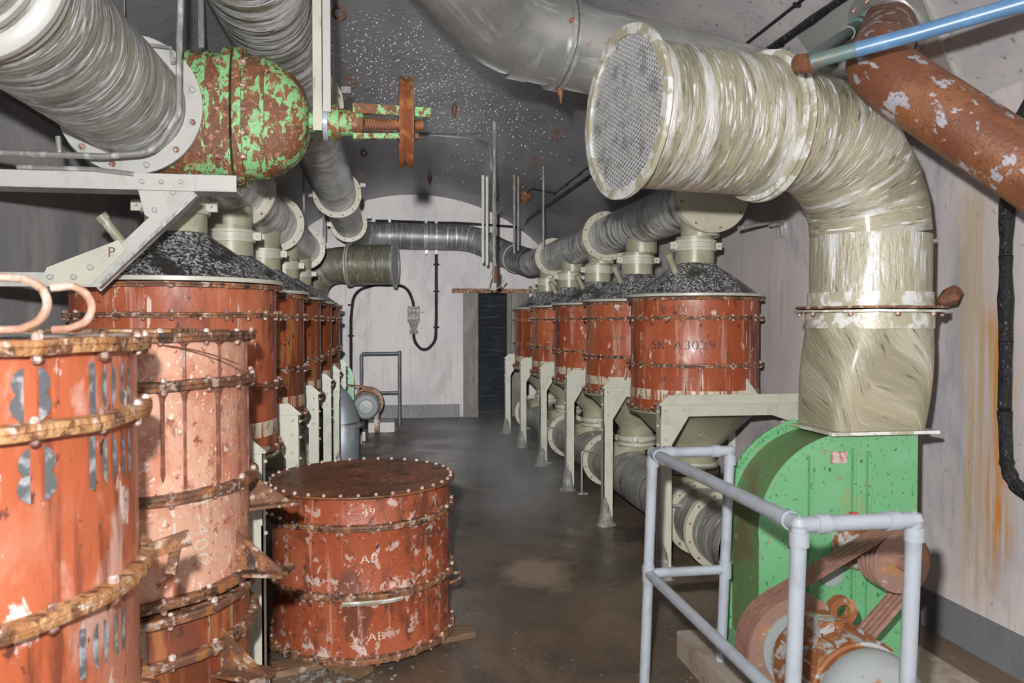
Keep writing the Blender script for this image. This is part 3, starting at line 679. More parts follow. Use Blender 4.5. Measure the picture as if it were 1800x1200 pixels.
header('return_duct', 'wide damp floor duct under the right row of drums', 2.08, .29, .205, 4.30, 11.4, [4.72, 5.05, 7.35, 9.0, 11.38], DYR, 'duct_low', .24, stub_r=.155, fr=.25)
header('return_duct', 'damp floor duct under the left row of drums', XDL, .29, .19, 3.25, 9.8, [3.3, 5.5, 7.9, 9.7], DYL, 'duct_low', .24, stub_r=.155, fr=.25)
# little stands that carry the right floor duct
for y in (4.95, 7.2, 8.85):
    t = thing('duct_stand', 'bent grey rod stand beside the floor duct, %s' % {4.95:'nearest the camera', 7.2:'by the third frame post', 8.85:'farthest, by the fourth frame post'}[y], 'stand', (1.78, y, 0), 'rod stands along the floor duct')
    MB().sweep(fillet([V(1.90, y, .40), V(1.79, y, .40), V(1.79, y, .01)], .03, 4), .010, 8).build('rod', 'rod', t)
    MB().span(1.75, 1.84, y-.03, y+.03, 0, .012).build('foot_plate', 'rod', t)
# upper left long duct with elbow and cross duct along the end wall
XU, ZU = -.52, 2.97
t = thing('crossing_duct', 'long wet duct from top left that crosses the end wall to the right header', 'duct', (XU, 1.0, ZU))
MB().sweep(densify([V(XU, .4, ZU), V(XU, 11.9, ZU)], .6), .20, 40, caps=False).build('pipe', 'duct', t, label='streaky olive silver duct length')
for y in (5.2, 8.75, 11.35):
    f = MB(); f.ring((XU, y-.012, ZU), (0,1,0), .19, .255, .014, 48); f.ring((XU, y+.012, ZU), (0,1,0), .19, .255, .014, 48)
    fo = f.build('flange', 'cream_flange', t)
    for k in range(12):
        a = 2*PI*(k+.5)/12; bolt(fo, (XU+math.cos(a)*.233, y-.019, ZU+math.sin(a)*.233), (0,-1,0), .009, 'bolt')
    MB().quadbox((XU-.27, y, ZU-.02), (.06, .04, .04)).build('bracket', 'rod', t)
    MB().quadbox((XU+.27, y, ZU+.1), (.06, .04, .04)).build('bracket', 'rod', t)
cp = fillet([V(XU, 11.88, ZU), V(XU, 12.75, ZU), V(1.35, 12.75, ZU-.02), V(1.95, 12.4, 2.62), V(XRH-.1, 11.55, ZH)], [.42, .6, .5], 10)
MB().sweep(cp, .205, 36, caps=False).build('cross_pipe', 'cross', t, label='smooth grey streaked duct length')
MB().ring(cp[-3], cp[-2]-cp[-4], .18, .225, .05, 40).build('collar', 'cream_flange', t)
MB().ring(cp[-2], cp[-1]-cp[-3], .19, .212, .20, 40).build('sleeve', 'teal', t, label='dark blue grey rubber sleeve')
for x in (.05, .62, .78):
    MB().ring((x, 12.75, ZU-.012), (1,0,0), .2, .216, .03, 36).build('strap', 'rod', t)
    MB().span(x-.02, x+.02, 12.72, 12.75, ZU+.2, ZU+.27).build('strap_lug', 'rod', t)
    MB().span(x-.02, x+.02, 12.72, 12.75, ZU-.29, ZU-.22).build('strap_lug', 'rod', t)

# ------------------------------------------------------------------ galvanised duct under the vault
t = thing('ceiling_duct', 'smooth galvanised duct under the vault, behind the near mesh mouth', 'duct', (1.2, 3.8, 2.9))
gp = fillet([V(.02, .4, 3.2), V(.02, 3.0, 3.2), V(.55, 3.78, 2.985), V(2.50, 4.15, 2.80)], [.5, .5], 10)
gpd = densify(gp, .4)
MB().sweep(gpd, .205, 44, caps=False).build('pipe', 'galv', t)
a = V(.55, 3.78, 2.985); b_ = V(2.50, 4.15, 2.80); ax = (b_-a).normalized()
for s_, w_, rr in ((.10, .10, .209), (.28, .02, .225), (.31, .02, .225)):
    MB().ring(a+ax*s_, ax, .2, rr, w_, 44).build('strap', 'galv', t)
for k in range(5):
    an = -.6 + k*.9; u, v_ = frame(ax); bolt(t, a+ax*.27+u*math.cos(an)*.215+v_*math.sin(an)*.215, -ax, .014, 'bolt')
p = a+ax*.295+V(0, 0, -.21)
MB().sweep([p+V(0,0,.02), p+V(0,0,-.02), p+V(.005,0,-.05), p+V(.005,0,-.08)], [.012, .02, .01, .003], 10).build('rust_drip', 'rustrod', t)
tt = tag(MB().ring((2.53, 4.16, 2.78), ax, .16, .30, .10, 40, wob=ringwob(3, .012)).build('wall_seal', 'seal'), 'ring of flaking orange sealant where the ceiling duct enters the wall', 'seal')
# ------------------------------------------------------------------ gate valve
t = thing('gate_valve', 'green gate valve streaked with rust, stem and handwheel pointing right', 'valve', (-1.0, 3.5, 2.19))
VX, VZ, VY0 = -1.0, 2.46, 3.37
fl = MB().ring((VX, VY0, VZ), (0,1,0), .20, .275, .02, 72).build('front_flange', 'grey_flange', t, label='flat pale grey ring flange with rusted nuts')
for k in range(12):
    a = 2*PI*(k+.5)/12; bolt(fl, (VX+math.cos(a)*.247, VY0-.01, VZ+math.sin(a)*.247), (0,-1,0), .0125, 'bolt' if k % 3 else 'grey_flange')
MB().ring((VX, 3.68, VZ), (0,1,0), .18, .265, .03, 56).build('rear_flange', 'green_rust', t)
def loft(secs, n=40, e=2.6):
    mb = MB(); base = 0
    for (x, hz, hy) in secs:
        for k in range(n):
            a = 2*PI*k/n; c, s_ = math.cos(a), math.sin(a)
            mb.v.append(V(x, 3.53+math.copysign(abs(c)**(2/e), c)*hy, VZ+math.copysign(abs(s_)**(2/e), s_)*hz))
    m = len(secs)
    for i in range(m-1):
        for k in range(n): k2 = (k+1) % n; mb.face((i*n+k, i*n+k2, (i+1)*n+k2, (i+1)*n+k))
    mb.face(range(n)); mb.face([(m-1)*n+k for k in range(n)][::-1]); return mb
loft([(-1.26, .16, .13), (-1.2, .22, .14), (-1.05, .255, .15), (-.85, .262, .15), (-.66, .262, .15)]).build('body', 'green_rust', t)
loft([(-.66, .29, .17), (-.625, .29, .17)]).build('bonnet_flange', 'green_rust', t)
loft([(-.615, .29, .17), (-.58, .29, .17)]).build('bonnet_flange', 'green_rust', t)
loft([(-.58, .258, .15), (-.50, .25, .148), (-.44, .225, .14), (-.38, .18, .12), (-.345, .13, .10), (-.325, .07, .07), (-.322, .02, .03)]).build('bonnet', 'green_rust', t)
for x, hz in ((-.80, .268), (-.73, .268), (-.50, .254)):
    loft([(x-.008, hz, .158), (x+.008, hz, .158)]).build('rib', 'green_rust', t)
for zz in (-.19, -.095, .0, .095, .19):
    bolt(t, (-.58, 3.53-.155, VZ+zz), (1,0,0), .013, 'bolt'); bolt(t, (-.66, 3.53-.155, VZ+zz), (-1,0,0), .013, 'bolt')
MB().sweep([V(-.34, 3.53, VZ), V(-.27, 3.53, VZ), V(-.26, 3.53, VZ), V(-.20, 3.53, VZ)], [.045, .045, .075, .075], 20).build('gland', 'green_rust', t)
MB().ring((-.255, 3.53, VZ), (1,0,0), .03, .082, .02, 24).build('gland_flange', 'rail', t, label='pale blue grey ring')
MB().sweep([V(-.20, 3.53, VZ), V(-.10, 3.53, VZ), V(-.09, 3.53, VZ)], [.06, .052, .03], 16).build('stuffing_box', 'green_rust', t)
MB().cyl((-.12, 3.53, VZ), (.16, 3.53, VZ), .022, n=14).build('stem', 'wheel', t)
st = MB()
for k in range(12): st.ring((-.09+k*.011, 3.53, VZ-.01), (1,0,0), .02, .03, .005, 14)
st.build('spring', 'rustrod', t)
for dz in (.055, -.065):
    MB().bar((-.14, 3.50, VZ+dz), (.19 if dz > 0 else .14, 3.50, VZ+dz*.85), .04 if dz > 0 else .022, .035).build('yoke_bar', 'green_rust', t)
WX = .085
hw = MB().lathe([(.165, -.028), (.19, -.030), (.196, -.018), (.178, 0), (.196, .018), (.19, .030), (.165, .028)], (WX, 3.53, VZ+.01), (1,0,0), 48, close=True).build('handwheel', 'wheel', t)
for k in range(4):
    a = k*PI/2+.4; MB().bar((WX, 3.53, VZ+.01), (WX, 3.53+math.cos(a)*.17, VZ+.01+math.sin(a)*.17), .02, .03).build('spoke', 'wheel', hw)
MB().cyl((WX-.03, 3.53, VZ+.01), (WX+.03, 3.53, VZ+.01), .035, n=16).build('hub', 'wheel', hw)
# duct that reaches the valve from over the camera's left
t = thing('inlet_duct', 'wet wide duct at the top left that ends in the green valve flange', 'duct', (-1.0, 1.2, 2.46))
MB().sweep(densify([V(VX, .5, VZ), V(VX, VY0-.01, VZ)], .4), .212, 48, caps=False).build('pipe', 'duct_horn' if False else 'duct_grey', t)
MB().lathe([(.21, -.05), (.235, -.045), (.25, -.03), (.25, -.01), (.228, -.005), (.228, .06), (.212, .065)], (VX, 2.1, VZ), (0,1,0), 56, close=True).build('collar', 'grey_flange', t, label='pale grey raised collar')
MB().ring((VX, 2.0, VZ), (0,1,0), .205, .222, .02, 56).build('bead', 'grey_flange', t)
# bent tube in front of the flange
t_ = thing('sampling_tube', 'thin wet tube from the vault bent round the valve flange', 'pipe', (-.76, 3.2, 2.2))
Yt = 3.22
pts = [P(322, -90, Yt), P(315, 60, Yt), P(314, 200, Yt), P(272, 268, Yt), P(180, 275, Yt), P(0, 268, Yt), V(XL+.01, Yt, P(0, 268, Yt).z+.01)]
MB().sweep(fillet(pts, [.05, .1, .12, .1, .05], 6), .012, 10).build('tube', 'rod', t_)
MB().sweep(fillet([P(102, 240, Yt), P(105, 272, Yt)], .01), .010, 8).build('nipple', 'rod', t_)
MB().sweep([P(255, 78, Yt+.1), P(300, 84, Yt+.1), P(304, 112, Yt+.1)], .008, 8).build('hook', 'rod', t_)
t_ = tag(MB().sweep(fillet([P(30, 293, 3.26), P(160, 297, 3.26), P(235, 306, 3.26)], .3), .009, 8).build('loose_rod', 'rod'), 'short wet rod lying just above the wall bracket beam', 'rod')
# wall bracket
BY = 3.27
def bz(px, py): return P(px, py, BY)
t = thing('wall_bracket', 'pale grey steel bracket under the green valve with gussets and diagonal brace', 'bracket', (XL, BY, 1.75))
zt0 = bz(300, 306).z; zb0 = bz(300, 333).z
MB().span(XL, bz(416, 320).x, BY-.006, BY, zb0, zt0).build('beam_web', 'grey_flange', t)
MB().span(XL, bz(418, 320).x, BY-.03, BY+.10, zb0-.008, zb0).build('beam_flange', 'grey_flange', t)
MB().span(XL, bz(416, 320).x, BY, BY+.10, zt0-.008, zt0).build('beam_top', 'grey_flange', t)
g = MB().poly([bz(238, 310)+V(0,-.012,0), bz(345, 310)+V(0,-.012,0), bz(345, 332)+V(0,-.012,0), bz(282, 395)+V(0,-.012,0), bz(256, 378)+V(0,-.012,0)], (0, .006, 0)).build('gusset', 'grey_flange', t)
for q in ((252, 320), (286, 321), (320, 321), (306, 340), (274, 370)): bolt(g, bz(*q)+V(0,-.012,0), (0,-1,0), .010, 'grey_flange')
MB().bar(bz(338, 335)+V(0,-.004,0), bz(165, 500)+V(0,-.004,0), .075, .008, (0,1,0)).build('diagonal_brace', 'grey_flange', t)
MB().bar(bz(350, 345)+V(0,-.02,0), bz(180, 505)+V(0,-.02,0), .012, .06, (0,1,0)).build('brace_lip', 'rod', t)
g = MB().poly([bz(210, 422)+V(0,-.012,0), bz(222, 440)+V(0,-.012,0), bz(163, 500)+V(0,-.012,0), bz(70, 500)+V(0,-.012,0), bz(85, 470)+V(0,-.012,0)], (0, .006, 0)).build('gusset', 'cream', t, label='cream gusset with a small letter P')
for q in ((162, 470), (133, 487), (92, 487)): bolt(g, bz(*q)+V(0,-.012,0), (0,-1,0), .012, 'grey_flange')
lt = text_mb('P', .055); c = bz(199, 452)
for v in lt.v: v.x, v.y, v.z = c.x+v.x, BY-.0145, c.z+v.y
lt.build('letter_mark', 'inkfade', g)
MB().span(XL, bz(168, 500).x, BY-.006, BY, bz(0, 503).z, bz(0, 478).z).build('lower_beam', 'grey_flange', t)
MB().span(XL, bz(168, 500).x, BY, BY+.07, bz(0, 503).z, bz(0, 503).z+.008).build('beam_flange', 'rod', t)
# hanging channel that holds the stem
t = thing('hanger_channel', 'white steel channel hanging from the vault onto the valve stem', 'hanger', (-.27, 3.5, 2.4))
hx = P(565, 100, 3.42).x; hz1 = vz(hx)
MB().span(hx-.036, hx+.000, 3.425, 3.435, 2.40, hz1).build('web', 'cream', t)
MB().span(hx+.004, hx+.036, 3.430, 3.44, 2.48, hz1).build('flange', 'grey_flange', t)
MB().span(hx-.036, hx-.030, 3.435, 3.465, 2.40, hz1).build('lip', 'cream', t)

# ------------------------------------------------------------------ fans (scroll, motor, duct with mesh mouth)
def mesh_mouth(c, ax, R, pitch, wr):
    """expanded metal sheet: two families of strands inside a circle"""
    ax = ax.normalized(); u = V(0,0,1).cross(ax).normalized(); v = ax.cross(u); mb = MB()
    for sl in (1, -1):
        d_ = V(math.cos(.50*sl), math.sin(.50*sl)*1.0, 0); d2 = Vector((d_.x, d_.y)).normalized(); nrm = Vector((-d2.y, d2.x))
        k = int(R/pitch)
        for i in range(-k, k+1):
            o = i*pitch
            if abs(o) >= R: continue
            h = math.sqrt(R*R-o*o)
            a = nrm*o - d2*h; b = nrm*o + d2*h
            off = ax*(sl*wr*.3)
            mb.bar(c+u*a.x+v*a.y+off, c+u*b.x+v*b.y+off, wr, wr*.8, tuple(ax))
    return mb
def fan_unit(ox, oy, mir, near, lab):
    """fan local: X toward the wall (mirrored for the left row)."""
    X = (lambda x: ox + (x-2.14)*mir); D = lambda x: x*mir
    yF, yB = oy-.02, oy+.27 if near else oy+.25
    sc = (1.94, .68)
    # --- casing
    t = thing('scroll_fan', lab['fan'], 'fan', (X(1.95), oy, .18))
    def spiral(rad_off):
        pts = []
        n = 26; cx, cz = sc
        for k in range(n+1):
            a = math.radians(182 - k*(182-98)/n)
            r = .385 + .055*k/n + rad_off
            pts.append((cx+math.cos(a)*r, cz+math.sin(a)*r))
        return pts
    base_l = (1.57, .19); xr = 2.29; zt = 1.115
    def outline(off, full=False):
        sp = spiral(off)
        pts = [(sp[0][0], .19)] + sp + [(1.90, zt if not full else zt), (xr, zt), (xr, .19)]
        return pts
    o1 = outline(0)
    MB().poly([V(X(x), yF, z) for x, z in o1], (0, .006, 0)).build('front_plate', 'fan', t)
    sp = spiral(-.012)
    mb = MB(); n0 = 0
    strip = [(sp[0][0], .19)] + sp + [(1.90, zt-.01), (xr-.005, zt-.01), (xr-.005, .19), (sp[0][0], .19)]
    for i, (x, z) in enumerate(strip): mb.v += [V(X(x), yF+.004, z), V(X(x), yB, z)]
    for i in range(len(strip)-1): mb.face((2*i, 2*i+1, 2*i+3, 2*i+2))
    mb.build('scroll', 'fan_dirty' if near else 'fan', t, label='dusty olive scroll strip' if near else None)
    o2 = outline(.035)
    bp = MB().poly([V(X(x), yB, z) for x, z in o2], (0, .008, 0)).build('back_plate', 'fan', t)
    if near:
        for (x, z) in spiral(.018)[::1]: bolt(bp, (X(x), yB, z), (0,-1,0), .008, 'fan')
        for (x, z) in spiral(-.02)[::2]: bolt(bp, (X(x), yF, z), (0,-1,0), .005, 'fan')
        for z in (.25, .35, .45): bolt(bp, (X(spiral(.018)[0][0]), yB, z), (0,-1,0), .008, 'fan')
    for x in (1.78, 1.98, 2.05):
        z1 = .19; z2 = .68 + math.sqrt(max(.40**2-(x-1.94)**2, 0)) - .02
        MB().span(X(x)-.006, X(x)+.006, yF-.022, yF, z1, z2).build('stiffener', 'fan', t)
    MB().quadbox((X(2.10), oy+.14, zt+.012), (.50, .44, .014)).build('outlet_flange', 'rim', t, label='bent wet outlet flange')
    if near:
        MB().quadbox((X(1.915), yF-.003, 1.02), (.075, .004, .05)).build('nameplate', 'plate', t)
        MB().disc((X(1.885), yF-.004, .52), (0,1,0), .055, .006, 24).build('cover_disc', 'grey_bell', t, label='pale oval inspection disc')
        MB().quadbox((X(1.975), yF-.02, .775), (.03, .02, .02)).build('red_cap', 'redpaint', t)
    for xx in (1.58, 2.24): MB().span(X(xx)-.03, X(xx)+.03, yF+.0, yB, .12, .192).build('base_channel', 'fan', t)
    MB().span(X(1.56), X(2.28), yF-.002, yF+.006, .12, .195).build('base_plate', 'fan', t)
    # bearing, shaft, small pulley
    MB().sweep([V(X(2.0), yF, .65), V(X(2.0), yF-.04, .65), V(X(2.0), yF-.05, .65), V(X(2.0), yF-.11, .65)], [.115, .11, .07, .06], 28).build('bearing', 'motor', t)
    MB().cyl((X(2.0), yF-.1, .65), (X(2.0), yF-.36, .65), .025, n=16).build('shaft', 'pulley', t)
    py0, py1 = yF-.20, yF-.37
    def vprof(r, y0, y1, n=4):
        pr = [(0.002, y0), (r, y0)]; w_ = (y1-y0)/n
        for k in range(n): pr += [(r, y0+w_*(k+.12)), (r-.018, y0+w_*(k+.35)), (r-.018, y0+w_*(k+.65)), (r, y0+w_*(k+.88))]
        return pr + [(r, y1), (0.002, y1)]
    bw = .11
    MB().lathe(vprof(.12, 0, bw), (X(2.0), py0, .65), (0,-1,0), 40).build('driven_pulley', 'pulley', t)
    # concrete plinth
    tag(MB().span(X(1.37), X(2.40), 2.25 if near else oy-1.0, oy+.45, 0, .12).build('plinth', 'concrete'), lab['plinth'], 'plinth')
    # --- motor
    mx, mz = (1.57, .335) if near else (1.30, .48)
    m = thing('motor', lab['motor'], 'motor', (X(mx), oy-.6, .18))
    MB().lathe(vprof(.205, 0, bw), (X(mx), py0, mz), (0,-1,0), 48).build('drive_pulley', 'pulley', m)
    MB().ring((X(mx), py0-bw-.004, mz), (0,1,0), .05, .15, .012, 40).build('pulley_web', 'grey_bell', m)
    y = py0-bw
    MB().lathe([(.03, 0), (.06, .01), (.12, .03), (.16, .05), (.175, .09), (.175, .11)], (X(mx+.02), y, mz-.01), (0,-1,0), 40).build('end_shield', 'motor', m)
    MB().lathe([(.165, .11), (.185, .115), (.185, .37), (.175, .375), (.178, .41)], (X(mx+.02), y, mz-.01), (0,-1,0), 40).build('housing', 'motor', m)
    fins = MB()
    for k in range(0, 22):
        a = k*2*PI/22; u_ = V(math.cos(a)*mir, 0, math.sin(a))
        fins.bar(V(X(mx+.02), y-.13, mz-.01)+u_*.188, V(X(mx+.02), y-.36, mz-.01)+u_*.188, .008, .014, tuple(u_))
    fins.build('cooling_fins', 'motor', m, stuff=True)
    MB().lathe([(.178, .40), (.182, .41), (.178, .46), (.15, .50), (.10, .515), (.09, .53), (.002, .535)], (X(mx+.02), y, mz-.01), (0,-1,0), 40).build('fan_cowl', 'grey_bell', m, label='pale grey rounded end bell')
    MB().ring((X(mx+.10), y-.12, mz+.19), (0,1,0), .028, .055, .035, 20).build('lifting_eye', 'motor', m)
    MB().quadbox((X(mx-.02), y-.2, mz+.175), (.09, .12, .06)).build('terminal_box', 'motor', m)
    for dx in (-.14, .14):
        MB().span(X(mx+.02+dx)-.035, X(mx+.02+dx)+.035, y-.34, y-.08, .12, mz-.12).build('foot', 'motor', m)
    # --- belts
    c1 = V(X(mx), 0, mz); c2 = V(X(2.0), 0, .65); r1, r2 = .207, .122
    dvec = c2-c1; L = dvec.length; th0 = math.atan2(dvec.z, dvec.x); al = math.acos((r1-r2)/L)
    n_ = 24; loop = []
    for k in range(n_+1):
        a = th0+al + (2*PI-2*al)*k/n_; loop.append(V(c1.x+math.cos(a)*r1, 0, c1.z+math.sin(a)*r1))
    for k in range(13):
        a = th0-al + 2*al*k/12; loop.append(V(c2.x+math.cos(a)*r2, 0, c2.z+math.sin(a)*r2))
    for b in range(4):
        yb = py0 - bw*(b+.5)/4; mb = MB(); nn = len(loop)
        for i, p in enumerate(loop):
            pr = loop[(i-1) % nn]; nx = loop[(i+1) % nn]; tg = (nx-pr).normalized(); no = V(-tg.z, 0, tg.x)
            if no.dot(p-(c1+c2)/2) < 0: no = -no
            for (yy, rr) in ((-.012, .006), (.012, .006), (.007, -.008), (-.007, -.008)): mb.v.append(V(p.x, yb+yy, p.z)+no*rr)
        for i in range(nn):
            j = (i+1) % nn
            for q in range(4): q2 = (q+1) % 4; mb.face((i*4+q, i*4+q2, j*4+q2, j*4+q))
        o = mb.build('drive_belt', 'belt'); tag(o, lab['belt'] % ['nearest the green casing', 'second from the green casing', 'second from the motor', 'nearest the motor'][b], 'belt', lab['beltgroup'])
    # --- duct: transition, vertical pipe, elbow, horn
    dt = thing('exhaust_duct', lab['duct'], 'duct', (X(2.14), oy+.1, 1.12))
    yc = oy+.12; r = .25
    mb = MB(); n = 48; rows = 8
    for j in range(rows+1):
        f = j/rows; z = 1.135+(1.62-1.135)*f
        for k in range(n):
            a = 2*PI*k/n; c, s_ = math.cos(a), math.sin(a)
            e = 2+6*(1-f)**1.5; xx = math.copysign(abs(c)**(2/e), c)*(.215+(.262-.215)*f); yy = math.copysign(abs(s_)**(2/e), s_)*(.19+(.262-.19)*f)
            mb.v.append(V(X(2.10+.04*f)+xx, yc+yy, z))
    for j in range(rows):
        for k in range(n):
            k2 = (k+1) % n; mb.face((j*n+k, j*n+k2, (j+1)*n+k2, (j+1)*n+k), ((k/n*1.6+.4*j/rows, j/rows*.5), ((k+1)/n*1.6+.4*j/rows, j/rows*.5), ((k+1)/n*1.6+.4*(j+1)/rows, (j+1)/rows*.5), (k/n*1.6+.4*(j+1)/rows, (j+1)/rows*.5)))
    hm = 'duct_horn' if near else 'duct_far'
    mb.build('transition', 'duct_trans' if near else 'duct_far', dt, label='square to round transition piece')
    for (z, w_, rr, mt_) in ((1.608, .07, .268, 'rim'), (1.648, .010, .315, 'rim'), (1.664, .010, .312, 'band'), (1.70, .06, .262, 'rim')):
        MB().ring((X(2.14), yc, z), (0,0,1), .24, rr, w_, 56, wob=ringwob(1, .0015)).build('flange' if rr > .3 else 'collar', mt_, dt)
    if near:
        for k in range(10):
            a = 2*PI*(k+.2)/10; bolt(dt, (X(2.14)+math.cos(a)*.292, yc+math.sin(a)*.292, 1.642), (0,0,-1), .011, 'bolt')
    zh = 2.42; xh0 = 1.70; dirn = V(-mir*.98, -.2, 0).normalized()
    top = V(X(2.14), yc, zh)
    path = fillet([V(X(2.14), yc, 1.66), top, top+dirn*.62], .44, 6)      # segmented elbow
    MB().sweep([path[0], path[1]], .254, 48, caps=False).build('riser', 'duct_riser' if near else hm, dt)
    MB().sweep(path[1:], [.252]*(len(path)-2)+[.262], 48, caps=False).build('elbow', hm, dt, angle=.15)
    fc = top+dirn*.58
    MB().ring(fc, dirn, .25, .312, .016, 56).build('flange', 'rim', dt)
    MB().ring(fc+dirn*.03, dirn, .25, .308, .010, 56).build('flange', 'rim', dt)
    end = top+dirn*1.24
    MB().sweep(densify([fc, fc+dirn*.3, end], .15), .285, 56, caps=False).build('mouth_barrel', hm, dt)
    mp = [fc+dirn*.05, fc+dirn*.08, end-dirn*.03, end]
    MB().ring(end, dirn, .295, .335, .02, 64, wob=ringwob(5, .002)).build('mouth_ring', 'rim' if near else 'rod', dt)
    mesh_mouth(end-dirn*.004, dirn, .305, .0165 if near else .022, .0058 if near else .005).build('mesh_screen', 'meshwire' if near else 'rod', dt, label='expanded metal screen', stuff=True)
    MB().disc(end-dirn*.35, dirn, .27, .01, 40).build('dark_backing', 'dark', dt)  # black disc added for the shade inside the mouth, behind the mesh
    return dt
M['duct_trans'] = duct_mat('wet_beige_transition', (0.40, 0.37, 0.26), (0.30, 0.28, 0.19), (0.56, 0.53, 0.44), .55, .68, .4, along=True, sp=.66)
M['duct_far'] = duct_mat('olive_far_duct', (0.17, 0.16, 0.11), (0.12, 0.115, 0.08), (0.34, 0.34, 0.32), .57, .66, .4, sp=.62)
fan_unit(2.14, 3.17, 1, True, dict(fan='large green scroll fan casing beside the right wall', plinth='pale concrete plinth under the near green fan', motor='grey electric motor covered in rust behind the near guard rail',
    belt='rust dusted drive belt on the near fan, %s', beltgroup='drive belts of the near fan', duct='wide beige wet duct rising from the near green fan and bending to a mesh mouth'))
fan_unit(-1.10, 11.62, -1, False, dict(fan='small looking green fan casing far left before the end wall', plinth='concrete plinth under the far left fan', motor='blue grey motor of the far left fan behind the dark rail',
    belt='drive belt of the far fan, %s', beltgroup='drive belts of the far fan', duct='olive duct with round mesh mouth at the far end left'))

# ------------------------------------------------------------------ guard rails
def rail(label, mat, x0, x1, y0, y1, h, hm, r, zb=(0,0,0,0), lean=0):
    t = thing('guard_rail', label, 'railing', (x0, y0, 0))
    pa, pb, pc, pd = V(x0, y1, h), V(x1, y1, h), V(x0, y0, h), V(x1, y0, h)
    for p, z, dx in ((pa, zb[0], 0), (pb, zb[1], 0), (pc, zb[2], 0), (pd, zb[3], 0)):
        q = MB().cyl((p.x+lean, p.y, z), (p.x, p.y, h), r, n=18).build('post', mat, t)
        MB().cyl((p.x, p.y, h-.06), (p.x, p.y, h-.02), r*1.22, n=18).build('fitting', mat, q)
        MB().cyl((p.x+lean*.5, p.y, hm-.035), (p.x+lean*.5, p.y, hm+.035), r*1.22, n=18).build('fitting', mat, q)
    for p in (pa, pb, pc, pd): MB().lathe([(0.001, -r*1.15), (r*.8, -r*.8), (r*1.15, 0), (r*.8, r*.8), (.001, r*1.15)], p, n=14).build('corner_elbow', mat, t)
    for a, b in ((pa, pb), (pc, pd), (pa, pc)):
        MB().cyl(a, b, r, n=18).build('top_rail', mat, t)
        k = (b-a).normalized()
        MB().cyl(a+k*.05, a+k*.085, r*1.22, n=18).build('fitting', mat, t)
        MB().cyl(b-k*.085, b-k*.05, r*1.22, n=18).build('fitting', mat, t)
    for a, b in ((pa, pb), (pa, pc)):
        MB().cyl((a.x+lean*.5, a.y, hm), (b.x+lean*.5, b.y, hm), r*.92, n=18).build('middle_rail', mat, t)
    return t
rail('pale blue grey tubular guard rail round the near motor', 'rail', 1.125, 1.475, 2.04, 3.27, 1.04, .52, .0225, (0, .12, 0, 0), -.035)
t = thing('guard_rail', 'dark slate tube guard rail before the end wall', 'railing', (-.1, 12.4, 0))
yr = 12.4; xa, xb = P(635, 650, yr).x, P(702, 650, yr).x; zr = P(670, 621, yr).z; zm = P(670, 690, yr).z
MB().sweep(fillet([V(xa, yr, 0), V(xa, yr, zr), V(xb, yr, zr)], .05, 5), .024, 12).build('bent_rail', 'rail_dark', t)
MB().cyl((xb, yr, 0), (xb, yr, zr+.04), .026, n=12).build('post', 'rail_dark', t)
MB().cyl((xa, yr, zm), (xb, yr, zm), .022, n=12).build('middle_rail', 'rail_dark', t)
# pale blocks under the far motor and rubble
tag(MB().span(P(648, 740, 11.9).x, P(693, 740, 11.9).x, 11.7, 12.15, 0, .14).build('block', 'endwall'), 'whitewashed block on the floor under the far guard rail', 'block')
tag(MB().span(P(618, 740, 11.2).x, P(643, 740, 11.2).x, 10.9, 11.2, 0, .12).build('block', 'endwall'), 'smaller whitewashed block left of the far motor', 'block')

# zinc barrel behind the left frame posts
t = thing('zinc_canister', 'blue grey zinc canister with sloping conical top behind the left frame posts', 'canister', (-.50, 9.15, 0))
MB().lathe([(.002, 0), (.185, 0), (.19, .01), (.19, .44), (.185, .45)], (-.50, 9.15, 0), n=36).build('body', 'barrel', t)
MB().ring((-.50, 9.15, .46), (.12,0,1), .18, .215, .022, 36).build('rim', 'rod', t)
mb = MB(); mb.sweep([V(-.50, 9.15, .47), V(-.51, 9.15, .60), V(-.53, 9.15, .74), V(-.56, 9.15, .86)], [.20, .175, .13, .06], 32); mb.build('cone', 'barrel', t)

# ------------------------------------------------------------------ loose drums
def cam_ang(x, y): return math.atan2(-y, -x)
# drum standing in the aisle
x0, y0 = -.125, 4.15; 
t = thing('filter_drum', 'loose red drum standing in the aisle, flat brown lid, stencilled AB', 'drum', (x0, y0, .035), 'loose drums', local=True)
a0 = cam_ang(x0, y0)
drum_core(t, 'drum_loose', 'band', True, 30, 'bolt_pale', rings=(Z1, Z2, .012))
lid = MB(); lid.lathe([(.002, DH-.004), (DR+.03, DH-.004), (DR+.032, DH), (DR+.03, DH+.006), (.002, DH+.010)], n=72, wob=lambda q, j: (0, .002*math.sin(3*q)))
lo = lid.build('lid', 'lid', t, label='flat wet brown lid')
for k in range(36):
    a = 2*PI*k/36; bolt(lo, (math.cos(a)*(DR+.012), math.sin(a)*(DR+.012), DH+.006), (0,0,1), .009, 'bolt_pale')
text_cyl(t, 'AB', .058, DR, a0+.07, Z2+.155, 'inkwhite', .035, 1.1)
text_cyl(t, '49', .05, DR, a0+.07, Z1+.055, 'inkwhite', .035, 1.2)
text_cyl(t, 'AB', .055, DR, a0+.13, .10, 'inkwhite', .035, 1.1)
text_cyl(t, 'MAX', .075, DR, a0+.92, Z1+.03, 'inkfade', .05, 1.6)
text_cyl(t, 'MAX', .075, DR, a0+.92, Z1-.11, 'inkfade', .05, 1.6)
text_cyl(t, 'MAX', .075, DR, a0+.92, Z2-.12, 'inkfade', .05, 1.6)
ta = a0+.1
mbp = MB().lathe([(DR+.024, Z2-.035), (DR+.034, Z2-.02), (DR+.028, Z2-.012), (DR+.022, Z2-.015)], n=10, a0=ta-.30, a1=ta+.30, close=True) 
mbp.build('bent_strip', 'rim', t, label='bent pale strip below the band')
